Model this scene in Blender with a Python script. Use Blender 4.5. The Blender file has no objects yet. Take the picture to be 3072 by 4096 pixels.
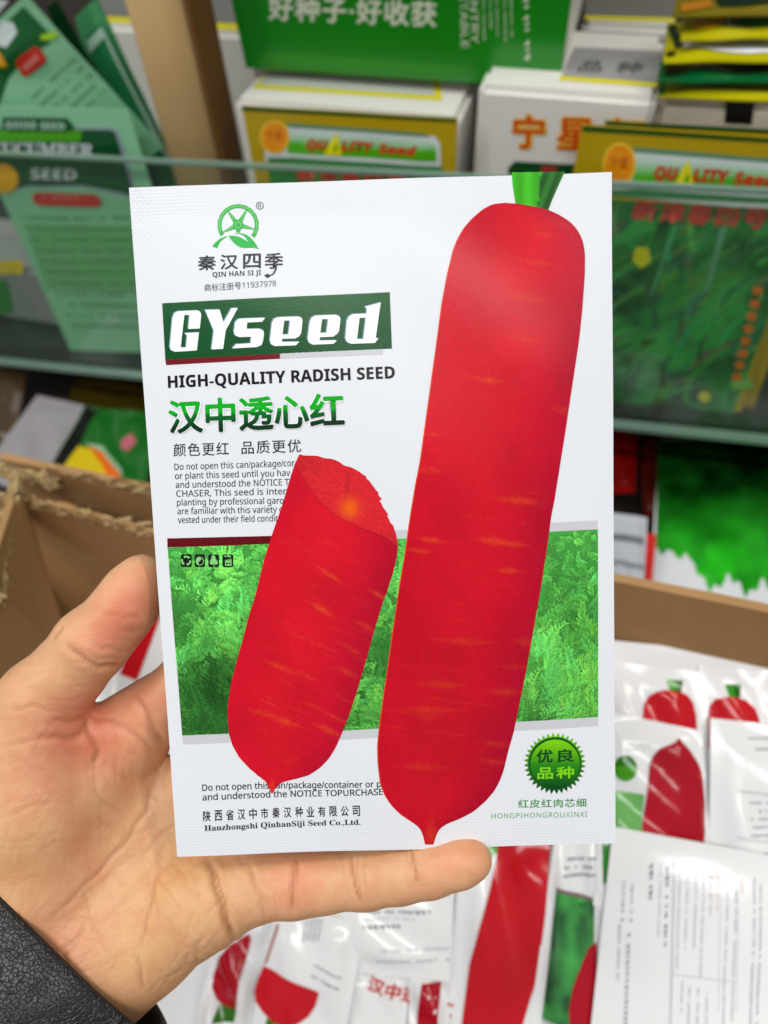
import bpy, bmesh, math, random
import numpy as np
from mathutils import Vector, Matrix
from mathutils.geometry import tessellate_polygon
random.seed(7); rng = np.random.RandomState(11)
SC = bpy.context.scene
COL = SC.collection

# ---------------------------------------------------------------- camera
FPX = 2844.4                                   # focal length in photograph pixels (25 mm on 36 mm)
def _n(a): a = np.array(a, float); return a/np.linalg.norm(a)
_down = _n((154, -2172, -2844)); _up = -_down
_left = np.array((-11036, 1748, -2844.)); _left -= _down*(_left@_down)
_X = -_n(_left); _Y = np.cross(_up, _X)
R = np.array([_X, _Y, _up])                    # camera -> world
CAM = np.array((0, 0, 1.30))
cd = bpy.data.cameras.new('camera'); cam = bpy.data.objects.new('camera', cd); COL.objects.link(cam)
m = np.eye(4); m[:3, :3] = R; m[:3, 3] = CAM
cam.matrix_world = Matrix(m.tolist())
cd.sensor_fit = 'VERTICAL'; cd.sensor_height = 36; cd.sensor_width = 27; cd.lens = 25
cd.clip_start = 0.01; cd.clip_end = 50
cd.dof.use_dof = True; cd.dof.focus_distance = 0.187; cd.dof.aperture_fstop = 9.5
SC.camera = cam

# ---------------------------------------------------------------- light
w = bpy.data.worlds.new('World'); SC.world = w; w.use_nodes = True
w.node_tree.nodes['Background'].inputs[0].default_value = (0.93, 0.97, 1.0, 1)
w.node_tree.nodes['Background'].inputs[1].default_value = 0.32
def area(name, loc, target, sx, sy, power, col):
    l = bpy.data.lights.new(name, 'AREA'); l.shape = 'RECTANGLE'; l.size = sx; l.size_y = sy
    l.energy = power; l.color = col
    o = bpy.data.objects.new(name, l); COL.objects.link(o); o.location = loc
    d = Vector(target)-Vector(loc)
    o.rotation_euler = d.to_track_quat('-Z', 'Y').to_euler()
    return o
area('unseen_ceiling_lamp', (0.15, -0.62, 2.75), (0.15, -0.50, 0), 1.5, 0.10, 16.5, (1, 0.99, 0.96))
area('unseen_ceiling_lamp', (-0.95, 0.05, 2.75), (-0.9, 0.05, 0), 0.12, 1.4, 13, (1, 0.98, 0.95))
area('unseen_ceiling_lamp', (0.95, 0.45, 2.75), (0.9, 0.4, 0), 0.9, 0.1, 11, (1, 0.93, 0.80))
area('unseen_ceiling_lamp', (-2.0, -1.15, 2.75), (-0.1, 0.4, 1.0), 0.12, 1.5, 14, (1, 0.98, 0.95))  # extra unseen lamp, added to brighten the upright fronts of the boxes
SC.view_settings.view_transform = 'Standard'; SC.view_settings.look = 'None'
SC.view_settings.exposure = 0; SC.view_settings.gamma = 1
SC.cycles.max_bounces = 8; SC.cycles.transparent_max_bounces = 12
try: SC.cycles.use_denoising = True
except Exception: pass

# ---------------------------------------------------------------- helpers
def srgb(r, g, b):
    c = np.array([r, g, b], float)/255.
    return tuple(np.where(c <= .04045, c/12.92, ((c+.055)/1.055)**2.4))
def ray(x, y): return R@np.array([(x-1536)/FPX, -(y-2048)/FPX, -1.])
def at(x, y, d): return CAM+ray(x, y)*d        # photograph pixel + depth -> world point
def onY(x, y, Y): r = ray(x, y); return CAM+r*(Y/r[1])
def onX(x, y, X): r = ray(x, y); return CAM+r*(X/r[0])
def onZ(x, y, Z): r = ray(x, y); return CAM+r*(Z/r[2])   # Z relative to the camera
def onP(x, y, p, n, off=0):
    r = ray(x, y); p = np.array(p, float); n = np.array(n, float); n = n/np.linalg.norm(n)
    return CAM+r*(((p+n*off)@n)/(r@n))         # plane through p (camera relative), offset along n
def proj(p):
    c = R.T@(np.array(p)-CAM); return (1536-FPX*c[0]/c[2], 2048+FPX*c[1]/c[2])
def tag(o, label=None, cat=None, group=None, kind=None):
    if label: o['label'] = label
    if cat: o['category'] = cat
    if group: o['group'] = group
    if kind: o['kind'] = kind
    return o
def empty(name, loc, label, cat, group=None):
    o = bpy.data.objects.new(name, None); COL.objects.link(o); o.location = loc
    o.empty_display_size = .01
    return tag(o, label, cat, group)
def meshobj(name, verts, faces, mat, parent=None, cols=None, smooth=True, uv=None):
    me = bpy.data.meshes.new(name)
    verts = np.asarray(verts, float)
    if parent is not None: verts = verts-np.array(parent_loc(parent))
    me.from_pydata(verts.tolist(), [], [list(map(int, f)) for f in faces])
    if cols is not None:
        a = me.color_attributes.new('Col', 'FLOAT_COLOR', 'POINT')
        c = np.ones((len(verts), 4), np.float32); c[:, :3] = cols
        a.data.foreach_set('color', c.ravel())
    if smooth: me.polygons.foreach_set('use_smooth', [True]*len(me.polygons))
    me.materials.append(mat); me.update()
    o = bpy.data.objects.new(name, me); COL.objects.link(o)
    if parent is not None: o.parent = parent
    return o
def parent_loc(p):
    l = Vector((0, 0, 0))
    while p is not None: l = l+p.location; p = p.parent
    return tuple(l)

# ---------------------------------------------------------------- materials
def newmat(name):
    mt = bpy.data.materials.new(name); mt.use_nodes = True
    nt = mt.node_tree; return mt, nt, nt.nodes['Principled BSDF']
def simple(name, col, rough=.5, spec=.5, bump=0, bscale=100, coat=0, var=0, vscale=30, bdist=.0005):
    mt, nt, b = newmat(name)
    b.inputs['Base Color'].default_value = (*col, 1); b.inputs['Roughness'].default_value = rough
    b.inputs['Specular IOR Level'].default_value = spec; b.inputs['Coat Weight'].default_value = coat
    tc = nt.nodes.new('ShaderNodeTexCoord')
    if bump:
        n = nt.nodes.new('ShaderNodeTexNoise'); n.inputs['Scale'].default_value = bscale; n.inputs['Detail'].default_value = 5
        nt.links.new(tc.outputs['Object'], n.inputs['Vector'])
        bp = nt.nodes.new('ShaderNodeBump'); bp.inputs['Strength'].default_value = bump; bp.inputs['Distance'].default_value = bdist
        nt.links.new(n.outputs['Fac'], bp.inputs['Height']); nt.links.new(bp.outputs['Normal'], b.inputs['Normal'])
    if var:
        n = nt.nodes.new('ShaderNodeTexNoise'); n.inputs['Scale'].default_value = vscale; n.inputs['Detail'].default_value = 4
        nt.links.new(tc.outputs['Object'], n.inputs['Vector'])
        r = nt.nodes.new('ShaderNodeMapRange'); r.inputs[1].default_value = .3; r.inputs[2].default_value = .7
        r.inputs[3].default_value = 1-var; r.inputs[4].default_value = 1+var
        nt.links.new(n.outputs['Fac'], r.inputs[0])
        mx = nt.nodes.new('ShaderNodeVectorMath'); mx.operation = 'SCALE'; mx.inputs[0].default_value = col
        nt.links.new(r.outputs[0], mx.inputs['Scale']); nt.links.new(mx.outputs[0], b.inputs['Base Color'])
    return mt
def printmat(name, rough, bump, bscale, coat=0., lump=0., spec=.35, ribs=None):
    mt, nt, b = newmat(name)
    at_ = nt.nodes.new('ShaderNodeAttribute'); at_.attribute_name = 'Col'
    nt.links.new(at_.outputs['Color'], b.inputs['Base Color'])
    b.inputs['Roughness'].default_value = rough; b.inputs['Specular IOR Level'].default_value = spec; b.inputs['Coat Weight'].default_value = coat; b.inputs['Coat Roughness'].default_value = .12
    tc = nt.nodes.new('ShaderNodeTexCoord')
    n = nt.nodes.new('ShaderNodeTexNoise'); n.inputs['Scale'].default_value = bscale; n.inputs['Detail'].default_value = 3
    nt.links.new(tc.outputs['Object'], n.inputs['Vector'])
    bp = nt.nodes.new('ShaderNodeBump'); bp.inputs['Strength'].default_value = bump; bp.inputs['Distance'].default_value = .0001
    nt.links.new(n.outputs['Fac'], bp.inputs['Height'])
    last = bp
    if ribs is not None:
        sa = nt.nodes.new('ShaderNodeAttribute'); sa.attribute_name = 'Seal'
        dt_ = nt.nodes.new('ShaderNodeVectorMath'); dt_.operation = 'DOT_PRODUCT'; dt_.inputs[1].default_value = tuple(np.array(ribs)*7500.)
        sn = nt.nodes.new('ShaderNodeMath'); sn.operation = 'SINE'; ml = nt.nodes.new('ShaderNodeMath'); ml.operation = 'MULTIPLY'
        nt.links.new(tc.outputs['Object'], dt_.inputs[0]); nt.links.new(dt_.outputs['Value'], sn.inputs[0]); nt.links.new(sn.outputs[0], ml.inputs[0]); nt.links.new(sa.outputs['Fac'], ml.inputs[1])
        b4 = nt.nodes.new('ShaderNodeBump'); b4.inputs['Strength'].default_value = .12; b4.inputs['Distance'].default_value = .00012
        nt.links.new(ml.outputs[0], b4.inputs['Height']); nt.links.new(bp.outputs['Normal'], b4.inputs['Normal']); last = b4; bp = b4
    if lump:
        n2 = nt.nodes.new('ShaderNodeTexNoise'); n2.inputs['Scale'].default_value = 85; n2.inputs['Detail'].default_value = 1
        nt.links.new(tc.outputs['Object'], n2.inputs['Vector'])
        b2 = nt.nodes.new('ShaderNodeBump'); b2.inputs['Strength'].default_value = lump; b2.inputs['Distance'].default_value = .002
        nt.links.new(n2.outputs['Fac'], b2.inputs['Height']); nt.links.new(bp.outputs['Normal'], b2.inputs['Normal']); last = b2
    nt.links.new(last.outputs['Normal'], b.inputs['Normal'])
    return mt
M_hero = printmat('laminated_foil_print', .24, .3, 2200, spec=.15, ribs=_n(R@np.array([-.039, .994, .103])))
M_pack = printmat('glossy_foil_print', .16, .1, 900, lump=.05)
M_box = printmat('printed_board', .38, .1, 400)
M_acr, nt, b = newmat('milky_acrylic')
nt.nodes.remove(b)
out = nt.nodes['Material Output']
tr = nt.nodes.new('ShaderNodeBsdfTransparent'); tr.inputs[0].default_value = (.965, .985, .97, 1)
df = nt.nodes.new('ShaderNodeBsdfDiffuse'); df.inputs[0].default_value = (.42, .66, .50, 1)
gl = nt.nodes.new('ShaderNodeBsdfGlossy'); gl.inputs['Roughness'].default_value = .06
m1 = nt.nodes.new('ShaderNodeMixShader'); m1.inputs[0].default_value = .028
m2 = nt.nodes.new('ShaderNodeMixShader'); fr = nt.nodes.new('ShaderNodeMath'); fr.operation = 'MULTIPLY_ADD'; fr.inputs[1].default_value = .5; fr.inputs[2].default_value = .015
lw = nt.nodes.new('ShaderNodeLayerWeight'); lw.inputs[0].default_value = .5; pw = nt.nodes.new('ShaderNodeMath'); pw.operation = 'POWER'; pw.inputs[1].default_value = 4
nt.links.new(lw.outputs['Facing'], pw.inputs[0]); nt.links.new(pw.outputs[0], fr.inputs[0])
nt.links.new(tr.outputs[0], m1.inputs[1]); nt.links.new(df.outputs[0], m1.inputs[2])
nt.links.new(fr.outputs[0], m2.inputs[0]); nt.links.new(m1.outputs[0], m2.inputs[1]); nt.links.new(gl.outputs[0], m2.inputs[2])
nt.links.new(m2.outputs[0], out.inputs[0])
M_acredge = simple('acrylic_edge', srgb(120, 150, 135), .15, .8)
M_shelf = simple('dark_shelf', srgb(40, 46, 42), .3)
M_wood = simple('varnished_wood', srgb(214, 178, 124), .42, var=.05, vscale=18, bump=.1, bscale=300)
M_wooddark = simple('dark_wood_edge', srgb(110, 72, 25), .5)
M_counter = simple('counter_top', srgb(40, 32, 24), .6, var=.2)
M_card = simple('corrugated_card', srgb(172, 134, 90), .85, .2, bump=.4, bscale=220, var=.09, vscale=14)
M_cardedge = simple('torn_card_edge', srgb(205, 178, 130), .95, .1, bump=1, bscale=900, var=.25, vscale=260, bdist=.002)
M_black = simple('black_hole_card', srgb(12, 12, 12), .8)

# ---------------------------------------------------------------- sheets: pouches and what is printed on them
def homog(src, dst):
    A = []
    for (u, v), (x, y) in zip(src, dst):
        A.append([u, v, 1, 0, 0, 0, -x*u, -x*v, -x]); A.append([0, 0, 0, u, v, 1, -y*u, -y*v, -y])
    return np.linalg.svd(np.array(A, float))[2][-1].reshape(3, 3)
class Sheet:
    """a pouch or a printed panel: four corners (BL, BR, TR, TL) as photograph pixels and as world points"""
    def __init__(s, px, pts, bulge=0, lump=0, seed=0, seal=.06, soft=False):
        s.soft = soft
        s.px = px; s.P = [np.array(p, float) for p in pts]; s.bulge = bulge; s.lump = lump; s.seal = seal
        c = np.mean(px, 0); s.c = c
        s.H = homog([((x-c[0])/1000, (y-c[1])/1000) for x, y in px], [(0, 0), (1, 0), (1, 1), (0, 1)])
        nn = np.cross(s.P[1]-s.P[0], s.P[3]-s.P[0]); nn /= np.linalg.norm(nn)
        if nn@(CAM-s.P[0]) < 0: nn = -nn
        s.n = nn
        r = np.random.RandomState(seed); s.k = [(r.uniform(2, 7), r.uniform(2, 9), r.uniform(0, 6.3)) for _ in range(5)]
    def uv(s, xy):
        xy = np.atleast_2d(np.array(xy, float)); q = np.c_[(xy-s.c)/1000, np.ones(len(xy))]@s.H.T
        return q[:, :2]/q[:, 2:]
    def surf(s, uv, off=0., sign=1):
        u = uv[:, :1]; v = uv[:, 1:2]
        p = s.P[0]*(1-u)*(1-v)+s.P[1]*u*(1-v)+s.P[2]*u*v+s.P[3]*(1-u)*v
        e = np.minimum(np.minimum(u, 1-u)/s.seal, np.minimum(v, 1-v)/s.seal/.7)
        e = np.clip((e-1)/3.2, 0, 1); e = e*e*(3-2*e)
        if s.soft: e = (16*np.clip(u*(1-u), 0, 1)*np.clip(v*(1-v), 0, 1))**.85
        h = s.bulge*e
        if s.lump:
            for a, b_, ph in s.k: h = h+sign*s.lump*.4*np.sin(a*u*2+b_*v*2+ph)*(.35+.65*e)
        return p+s.n*(off+sign*h) if sign > 0 else p+s.n*(off-h*.8)
def pouch(sheet, name, mat, col, parent, thick=.0006, nu=24, nv=32, colfn=None, ext=None):
    U, V = np.meshgrid(np.linspace(0, 1, nu+1), np.linspace(0, 1, nv+1)); uv = np.c_[U.ravel(), V.ravel()]
    f = sheet.surf(uv); bk = f.copy() if sheet.lump else None
    b_ = (sheet.surf(uv, -thick, -1) if bk is None else f-sheet.n*(thick+sheet.bulge*1.5*0+.0003))
    N = len(uv); verts = np.r_[f, b_]; faces = []
    idx = lambda i, j: j*(nu+1)+i
    up = (np.cross(sheet.P[1]-sheet.P[0], sheet.P[3]-sheet.P[0])@sheet.n) > 0
    for j in range(nv):
        for i in range(nu):
            q = [idx(i, j), idx(i+1, j), idx(i+1, j+1), idx(i, j+1)]
            faces.append(q if up else q[::-1]); faces.append([a+N for a in (q[::-1] if up else q)])
    ext_ = []
    def side(l):
        k = 2*N+len(ext_); m = len(l); ext_.extend([f[a] for a in l]+[b_[a] for a in l])
        for q_ in range(m-1): faces.append([k+q_, k+m+q_, k+m+q_+1, k+q_+1] if up else [k+q_+1, k+m+q_+1, k+m+q_, k+q_])
    side([idx(i, 0) for i in range(nu+1)]); side([idx(nu, j) for j in range(nv+1)])
    side([idx(i, nv) for i in range(nu, -1, -1)]); side([idx(0, j) for j in range(nv, -1, -1)])
    verts = np.r_[verts, np.array(ext_)]
    cols = np.tile(np.array(col), (len(verts), 1))
    if colfn is not None: cols[:N] = colfn(uv)
    return meshobj(name, verts, faces, mat, parent, cols)
_tc = {}
_ST = {'sans': (0x1D5A0, 0x1D5BA, 0x1D7E2), 'bold': (0x1D5D4, 0x1D5EE, 0x1D7EC), 'bolditalic': (0x1D63C, 0x1D656, 0x1D7EC), 'serif': (0x1D400, 0x1D41A, 0x1D7CE)}
def styled(t, style):
    A, a, d = _ST[style]
    return ''.join(chr(A+ord(c)-65) if 'A' <= c <= 'Z' else chr(a+ord(c)-97) if 'a' <= c <= 'z' else chr(d+ord(c)-48) if '0' <= c <= '9' else c for c in t)
def textmesh(s, bold=0., style='sans', spacing=1.):
    k = (s, bold, style, spacing)
    if k in _tc: return _tc[k]
    c = bpy.data.curves.new('lettering', 'FONT'); c.body = styled(s, style); c.size = 1
    c.space_character = spacing; c.resolution_u = 3
    o = bpy.data.objects.new('lettering', c); COL.objects.link(o)
    dg = bpy.context.evaluated_depsgraph_get()
    me = bpy.data.meshes.new_from_object(o.evaluated_get(dg))
    v = np.zeros(len(me.vertices)*3); me.vertices.foreach_get('co', v); v = v.reshape(-1, 3)[:, :2]
    f = [list(p.vertices) for p in me.polygons]
    bpy.data.meshes.remove(me); bpy.data.objects.remove(o); bpy.data.curves.remove(c)
    z = np.zeros(len(v))
    if bold:
        n = len(v); V = []; F = []; Z = []
        for i, (dx, dy) in enumerate([(0, 0), (1, 0), (-1, 0), (0, 1), (0, -1), (.7, .7), (-.7, .7), (.7, -.7), (-.7, -.7)]):
            V.append(v+np.array([dx, dy])*bold); F += [[q+i*n for q in g] for g in f]; Z.append(z+i*1.5e-6)
        v = np.concatenate(V); f = F; z = np.concatenate(Z)
    _tc[k] = (v, f, z); return _tc[k]
class Print:
    """collects flat printing in photograph pixels and lays it on a sheet"""
    def __init__(s, sheet, off): s.s = sheet; s.off = off; s.v = []; s.f = []; s.c = []; s.n = 0; s.z = []
    def raw(s, xy, faces, col, dz=0.):
        xy = np.array(xy, float)
        s.v.append(xy); s.f += [[a+s.n for a in f] for f in faces]
        c = col(xy) if callable(col) else (np.array(col, float) if np.ndim(col) == 2 else np.tile(np.array(col, float), (len(xy), 1)))
        s.c.append(c); s.z.append(np.zeros(len(xy))+dz); s.n += len(xy); return s
    def poly(s, loops, col, grid=90, dz=0.):
        if not isinstance(loops[0][0], (tuple, list, np.ndarray)): loops = [loops]
        allp = [p for l in loops for p in l]
        tris = tessellate_polygon([[Vector((p[0], p[1], 0)) for p in l] for l in loops])
        return s._cut(np.array(allp, float), [list(t) for t in tris], col, grid, dz)
    def _cut(s, xy, faces, col, grid, dz):
        if s.s.lump and grid: grid = min(grid, 26)
        elif s.s.lump: grid = 40
        ext = xy.max(0)-xy.min(0)
        if grid and max(ext) > grid:
            bm = bmesh.new(); vs = [bm.verts.new((p[0], p[1], 0)) for p in xy]
            for f in faces:
                try: bm.faces.new([vs[i] for i in f])
                except Exception: pass
            for ax in (0, 1):
                k = xy[:, ax].min()+grid*.5
                while k < xy[:, ax].max():
                    co = [0, 0, 0]; co[ax] = k; no = [0, 0, 0]; no[ax] = 1
                    bmesh.ops.bisect_plane(bm, geom=bm.verts[:]+bm.edges[:]+bm.faces[:], plane_co=co, plane_no=no, dist=1e-4)
                    k += grid
            bm.verts.index_update(); xy = np.array([(v.co.x, v.co.y) for v in bm.verts]); faces = [[v.index for v in f.verts] for f in bm.faces]; bm.free()
        return s.raw(xy, faces, col, dz)
    def text(s, body, lb, rb, h, col, bold=0., style='sans', spacing=1., cjk=False, grid=0, dz=0., shift=(0, 0)):
        """lb, rb: pixels of the left and right end of the baseline (or ink bottom for cjk); h: height of capitals in pixels or a top-left pixel"""
        v, f, zz = textmesh(body, bold, style, spacing)
        lo, hi = v.min(0), v.max(0)
        a = np.array(lb, float)+shift; b_ = np.array(rb, float)+shift
        if isinstance(h, (int, float)):
            d = b_-a; d /= np.linalg.norm(d); up = np.array([d[1], -d[0]])*h
            if up[1] > 0 and abs(d[1]) < .7: up = up
        else: up = np.array(h, float)+shift-a
        S = (v[:, :1]-lo[0])/(hi[0]-lo[0]); T = ((v[:, 1:]-lo[1])/(hi[1]-lo[1])) if cjk else v[:, 1:]/.714
        xy = a+S*(b_-a)+T*up
        if grid:
            n = len(xy)//9 if bold else len(xy); nf = len(f)//9 if bold else len(f)
            for i in range(9 if bold else 1):
                s._cut(xy[i*n:(i+1)*n], [[q-i*n for q in g] for g in f[i*nf:(i+1)*nf]], col, grid, dz+i*1.5e-6)
            return s
        return s.raw(xy, f, col, zz+dz)
    def disc(s, c, r, col, n=48, ry=None, dz=0., grid=90):
        ry = ry or r
        return s.poly([(c[0]+r*math.cos(t), c[1]+ry*math.sin(t)) for t in np.linspace(0, 2*math.pi, n, endpoint=False)], col, dz=dz, grid=grid)
    def smear(s, x0, y0, x1, y1, col, n=12, h=10, rows=1, gap=20, direction=(1, 0), r=None):
        """rows of short strokes standing for lettering too blurred to read"""
        r = r or random
        d = np.array(direction, float); d /= np.linalg.norm(d); q = np.array([-d[1], d[0]])
        L = np.hypot(x1-x0, y1-y0)
        for k in range(rows):
            t = 0.
            while t < L:
                ln = r.uniform(.35, 1.1)*h
                p = np.array([x0, y0])+d*t+q*gap*k
                if r.random() < .85: s.poly([p, p+d*ln, p+d*ln+q*h*r.uniform(.7, 1), p+q*h*r.uniform(0, .2)], col, grid=0)
                t += ln+h*.25
        return s
    def build(s, name, mat, parent, label=None, kind=None):
        xy = np.concatenate(s.v); uv = s.s.uv(xy); z = np.concatenate(s.z)
        p = s.s.surf(uv, s.off)+s.s.n*z[:, None]
        # orient faces to the viewer
        o = meshobj(name, p, s.f, mat, parent, np.concatenate(s.c), smooth=False)
        bm = bmesh.new(); bm.from_mesh(o.data)
        nl = Vector(s.s.n)
        fl = [f for f in bm.faces if f.normal.dot(nl) < 0]
        bmesh.ops.reverse_faces(bm, faces=fl); bm.to_mesh(o.data); bm.free()
        o.data.polygons.foreach_set('use_smooth', [True]*len(o.data.polygons))
        if label: o['label'] = label
        if kind: o['kind'] = kind
        return o

# ---------------------------------------------------------------- printed pictures
def smoothnoise(h, w, cell, r):
    gh, gw = int(h/cell)+3, int(w/cell)+3
    g = r.rand(gh, gw); y = np.arange(h)/cell; x = np.arange(w)/cell
    y0 = y.astype(int); x0 = x.astype(int); fy = (y-y0)[:, None]; fx = (x-x0)[None]
    fy = fy*fy*(3-2*fy); fx = fx*fx*(3-2*fx)
    return g[y0][:, x0]*(1-fy)*(1-fx)+g[y0+1][:, x0]*fy*(1-fx)+g[y0][:, x0+1]*(1-fy)*fx+g[y0+1][:, x0+1]*fy*fx
def fern_picture(h, w, seed, n=1500, size=26):
    """a printed photograph of feathery leaves (h x w, linear rgb), rows from top; drawn at twice the size"""
    r = np.random.RandomState(seed); h *= 2; w *= 2; size *= 2
    img = np.zeros((h, w, 3)); img[:] = np.array(srgb(20, 110, 28))
    big = smoothnoise(h+20, w+20, 92, r)*.6+smoothnoise(h+20, w+20, 40, r)*.4
    def put(X, Y, c, mixk):
        Xi, Yi = X.astype(int), Y.astype(int); ok = (Xi >= 0) & (Xi < w) & (Yi >= 0) & (Yi < h); Xi = Xi[ok]; Yi = Yi[ok]
        c = c[ok] if c.ndim == 2 else c
        img[Yi, Xi] = img[Yi, Xi]*(1-mixk)+c*mixk
    for i in range(n):
        y = -12+(h+48)*(i/n)+r.uniform(-30, 30); x = r.uniform(-28, w+28)
        g = big[min(max(int(y), 0), h-1), min(max(int(x), 0), w-1)]
        L = size*r.uniform(.5, 1.35)*(.5+.85*max(y, 0)/h)
        a = -math.pi/2+(r.choice([-1, 1])*r.uniform(.1, 1.6)+(g-.5)*3)
        lum = np.clip(.55+1.7*(g-.5)+r.uniform(-.32, .32), .0, 1.); yw = r.rand()
        base = np.array(srgb(20+(70+40*yw)*lum, 104+125*lum, 26+(75-35*yw)*lum)); sh_ = np.array(srgb(8, 66, 18))
        curv = r.uniform(-.8, .8); m_ = int(4+L/8)
        for t in np.linspace(0, 1, m_):
            aa = a+curv*t; px = x+math.cos(aa)*L*t; py = y+math.sin(aa)*L*t
            ll = L*.40*(1-t*.78)*r.uniform(.75, 1.15)+2
            for sg in (-1, 1):
                ab = aa+sg*r.uniform(.55, .95); k = np.arange(0, ll, .7)/ll; bow = k*k*sg*-.12*ll
                X = px+np.cos(ab)*ll*k-np.sin(ab)*bow; Y = py+np.sin(ab)*ll*k+np.cos(ab)*bow
                put(X+2, Y+2.6, sh_, .5)
                col = base*(.78+.4*k[:, None]); put(X, Y, col, 1.); put(X+1, Y, col, .9); put(X, Y+1, col*.9, .8)
                if ll > 14:
                    for kk in (.35, .6):
                        for s2 in (-1, 1):
                            ac = ab+s2*.8; q = np.arange(0, ll*.22, .8); put(px+np.cos(ab)*ll*kk+np.cos(ac)*q, py+np.sin(ab)*ll*kk+np.sin(ac)*q, base*1.12, .9)
    o = img.reshape(h//2, 2, w//2, 2, 3).mean((1, 3)); p_ = np.pad(o, ((2, 2), (2, 2), (0, 0)), 'edge')
    bl = sum(p_[i:i+o.shape[0], j:j+o.shape[1]] for i in range(5) for j in range(5))/25
    o = np.clip(o+.75*(o-bl), .004, 1); g_ = o.mean(2, keepdims=True)
    return o*.9+g_*.1+np.array([.012, .012, .006])
def sample(img, u, v):
    h, w = img.shape[:2]
    x = np.clip(u*(w-1), 0, w-1.001); y = np.clip(v*(h-1), 0, h-1.001); x0 = x.astype(int); y0 = y.astype(int)
    fx = (x-x0)[:, None]; fy = (y-y0)[:, None]
    return img[y0, x0]*(1-fx)*(1-fy)+img[y0, x0+1]*fx*(1-fy)+img[y0+1, x0]*(1-fx)*fy+img[y0+1, x0+1]*fx*fy
def quadgrid(c, nx, ny):
    """c: TL, TR, BR, BL pixels -> xy, faces, (u,v)"""
    U, V = np.meshgrid(np.linspace(0, 1, nx+1), np.linspace(0, 1, ny+1)); U = U.ravel(); V = V.ravel()
    c = [np.array(a, float) for a in c]
    xy = c[0]*((1-U)*(1-V))[:, None]+c[1]*(U*(1-V))[:, None]+c[2]*(U*V)[:, None]+c[3]*((1-U)*V)[:, None]
    I, J = np.meshgrid(np.arange(nx), np.arange(ny)); a = (J*(nx+1)+I).ravel()
    return xy, np.c_[a, a+1, a+nx+2, a+nx+1].tolist(), U, V
def rowgrid(L, Rr, ys, nx):
    L = np.array(L, float); Rr = np.array(Rr, float); U = np.linspace(0, 1, nx+1)
    xl = np.interp(ys, L[:, 1], L[:, 0]); xr = np.interp(ys, Rr[:, 1], Rr[:, 0])
    X = xl[:, None]*(1-U)+xr[:, None]*U; Y = np.repeat(np.array(ys)[:, None], nx+1, 1)
    I, J = np.meshgrid(np.arange(nx), np.arange(len(ys)-1)); a = (J*(nx+1)+I).ravel()
    return np.c_[X.ravel(), Y.ravel()], np.c_[a, a+1, a+nx+2, a+nx+1].tolist(), np.tile(U, len(ys))
# ================================================================ THE SEED PACKET IN THE HAND
HPX = [(710, 3425), (2462, 3372), (2447, 688), (515, 750)]
hs = Sheet(HPX, [at(710, 3425, .1948), at(2462, 3372, .1946), at(2447, 688, .1764), at(515, 750, .17665)], bulge=.0016, lump=.0005, seed=4, soft=True)
packet = empty('seed_packet', tuple(hs.P[0]), 'sharp white radish seed packet held up in the hand, front side with two red radishes', 'seed packet')
WHITE = srgb(220, 223, 230)
po = pouch(hs, 'pouch', M_hero, WHITE, packet, nu=60, nv=84)
at_s = po.data.attributes.new('Seal', 'FLOAT', 'POINT'); nq_ = 61*85
vv = np.repeat(np.linspace(0, 1, 85), 61); sl_ = np.zeros(len(po.data.vertices), np.float32); sl_[:nq_] = ((vv < .05) | (vv > .955)).astype(np.float32)
at_s.data.foreach_set('value', sl_)
GR = srgb(196, 197, 203); MAROON = srgb(96, 12, 22)
z1 = lambda X, Y: (500+X/1.3825, 680+Y/1.3825)
z2 = lambda X, Y: (600+X/1.5082, 1500+Y/1.5082)
z3 = lambda X, Y: (600+X/1.5082, 2300+Y/1.5082)
z4 = lambda X, Y: (1600+X/1.6756, 680+Y/1.6756)
z5 = lambda X, Y: (1400+X/1.3827, 1900+Y/1.3827)
zA = lambda X, Y: (640+X/3.456, 1160+Y/3.456)
zB = lambda X, Y: (1080+X/3.190, 1160+Y/3.190)
zL = lambda X, Y: (760+X/4.1475, 780+Y/4.1475)
zI = lambda X, Y: (680+X/5.53, 2180+Y/5.53)
zS = lambda X, Y: (2000+X/2.328, 2450+Y/2.328)
mp = lambda f, pts: [f(*p) for p in pts]
# --- field picture and bars
p = Print(hs, .00005)
field = fern_picture(205, 470, 5, n=1500, size=26)
xy, fc, U, V = quadgrid([(672, 2190), (2391, 2117), (2392, 2866), (729, 2942)], 470, 205)
c = sample(field, U, V)
dk = np.exp(-((U-.10)/.13)**2-((V-.72)/.2)**2)*.55+np.exp(-((U-.3)/.05)**2-((V-.9)/.1)**2)*.3
lt = np.clip(1.15-.5*V, .6, 1.2)
p.raw(xy, fc, (c*.9+.1*c.mean(0))*(1-dk)[:, None]*lt[:, None]*1.22+(1-V)[:, None]**3*np.array([.02, .10, .02]))
p.build('field_picture', M_hero, packet)
p = Print(hs, .00005)
p.poly([(670, 2153), (1120, 2140), (1120, 2173), (671, 2189)], MAROON)
p.poly([(1560, 2120), (2389, 2081), (2390, 2116), (1560, 2153)], GR)
p.poly([(729, 2943), (2392, 2867), (2392, 2902), (733, 2978)], GR)
p.build('picture_border', M_hero, packet)
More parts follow.
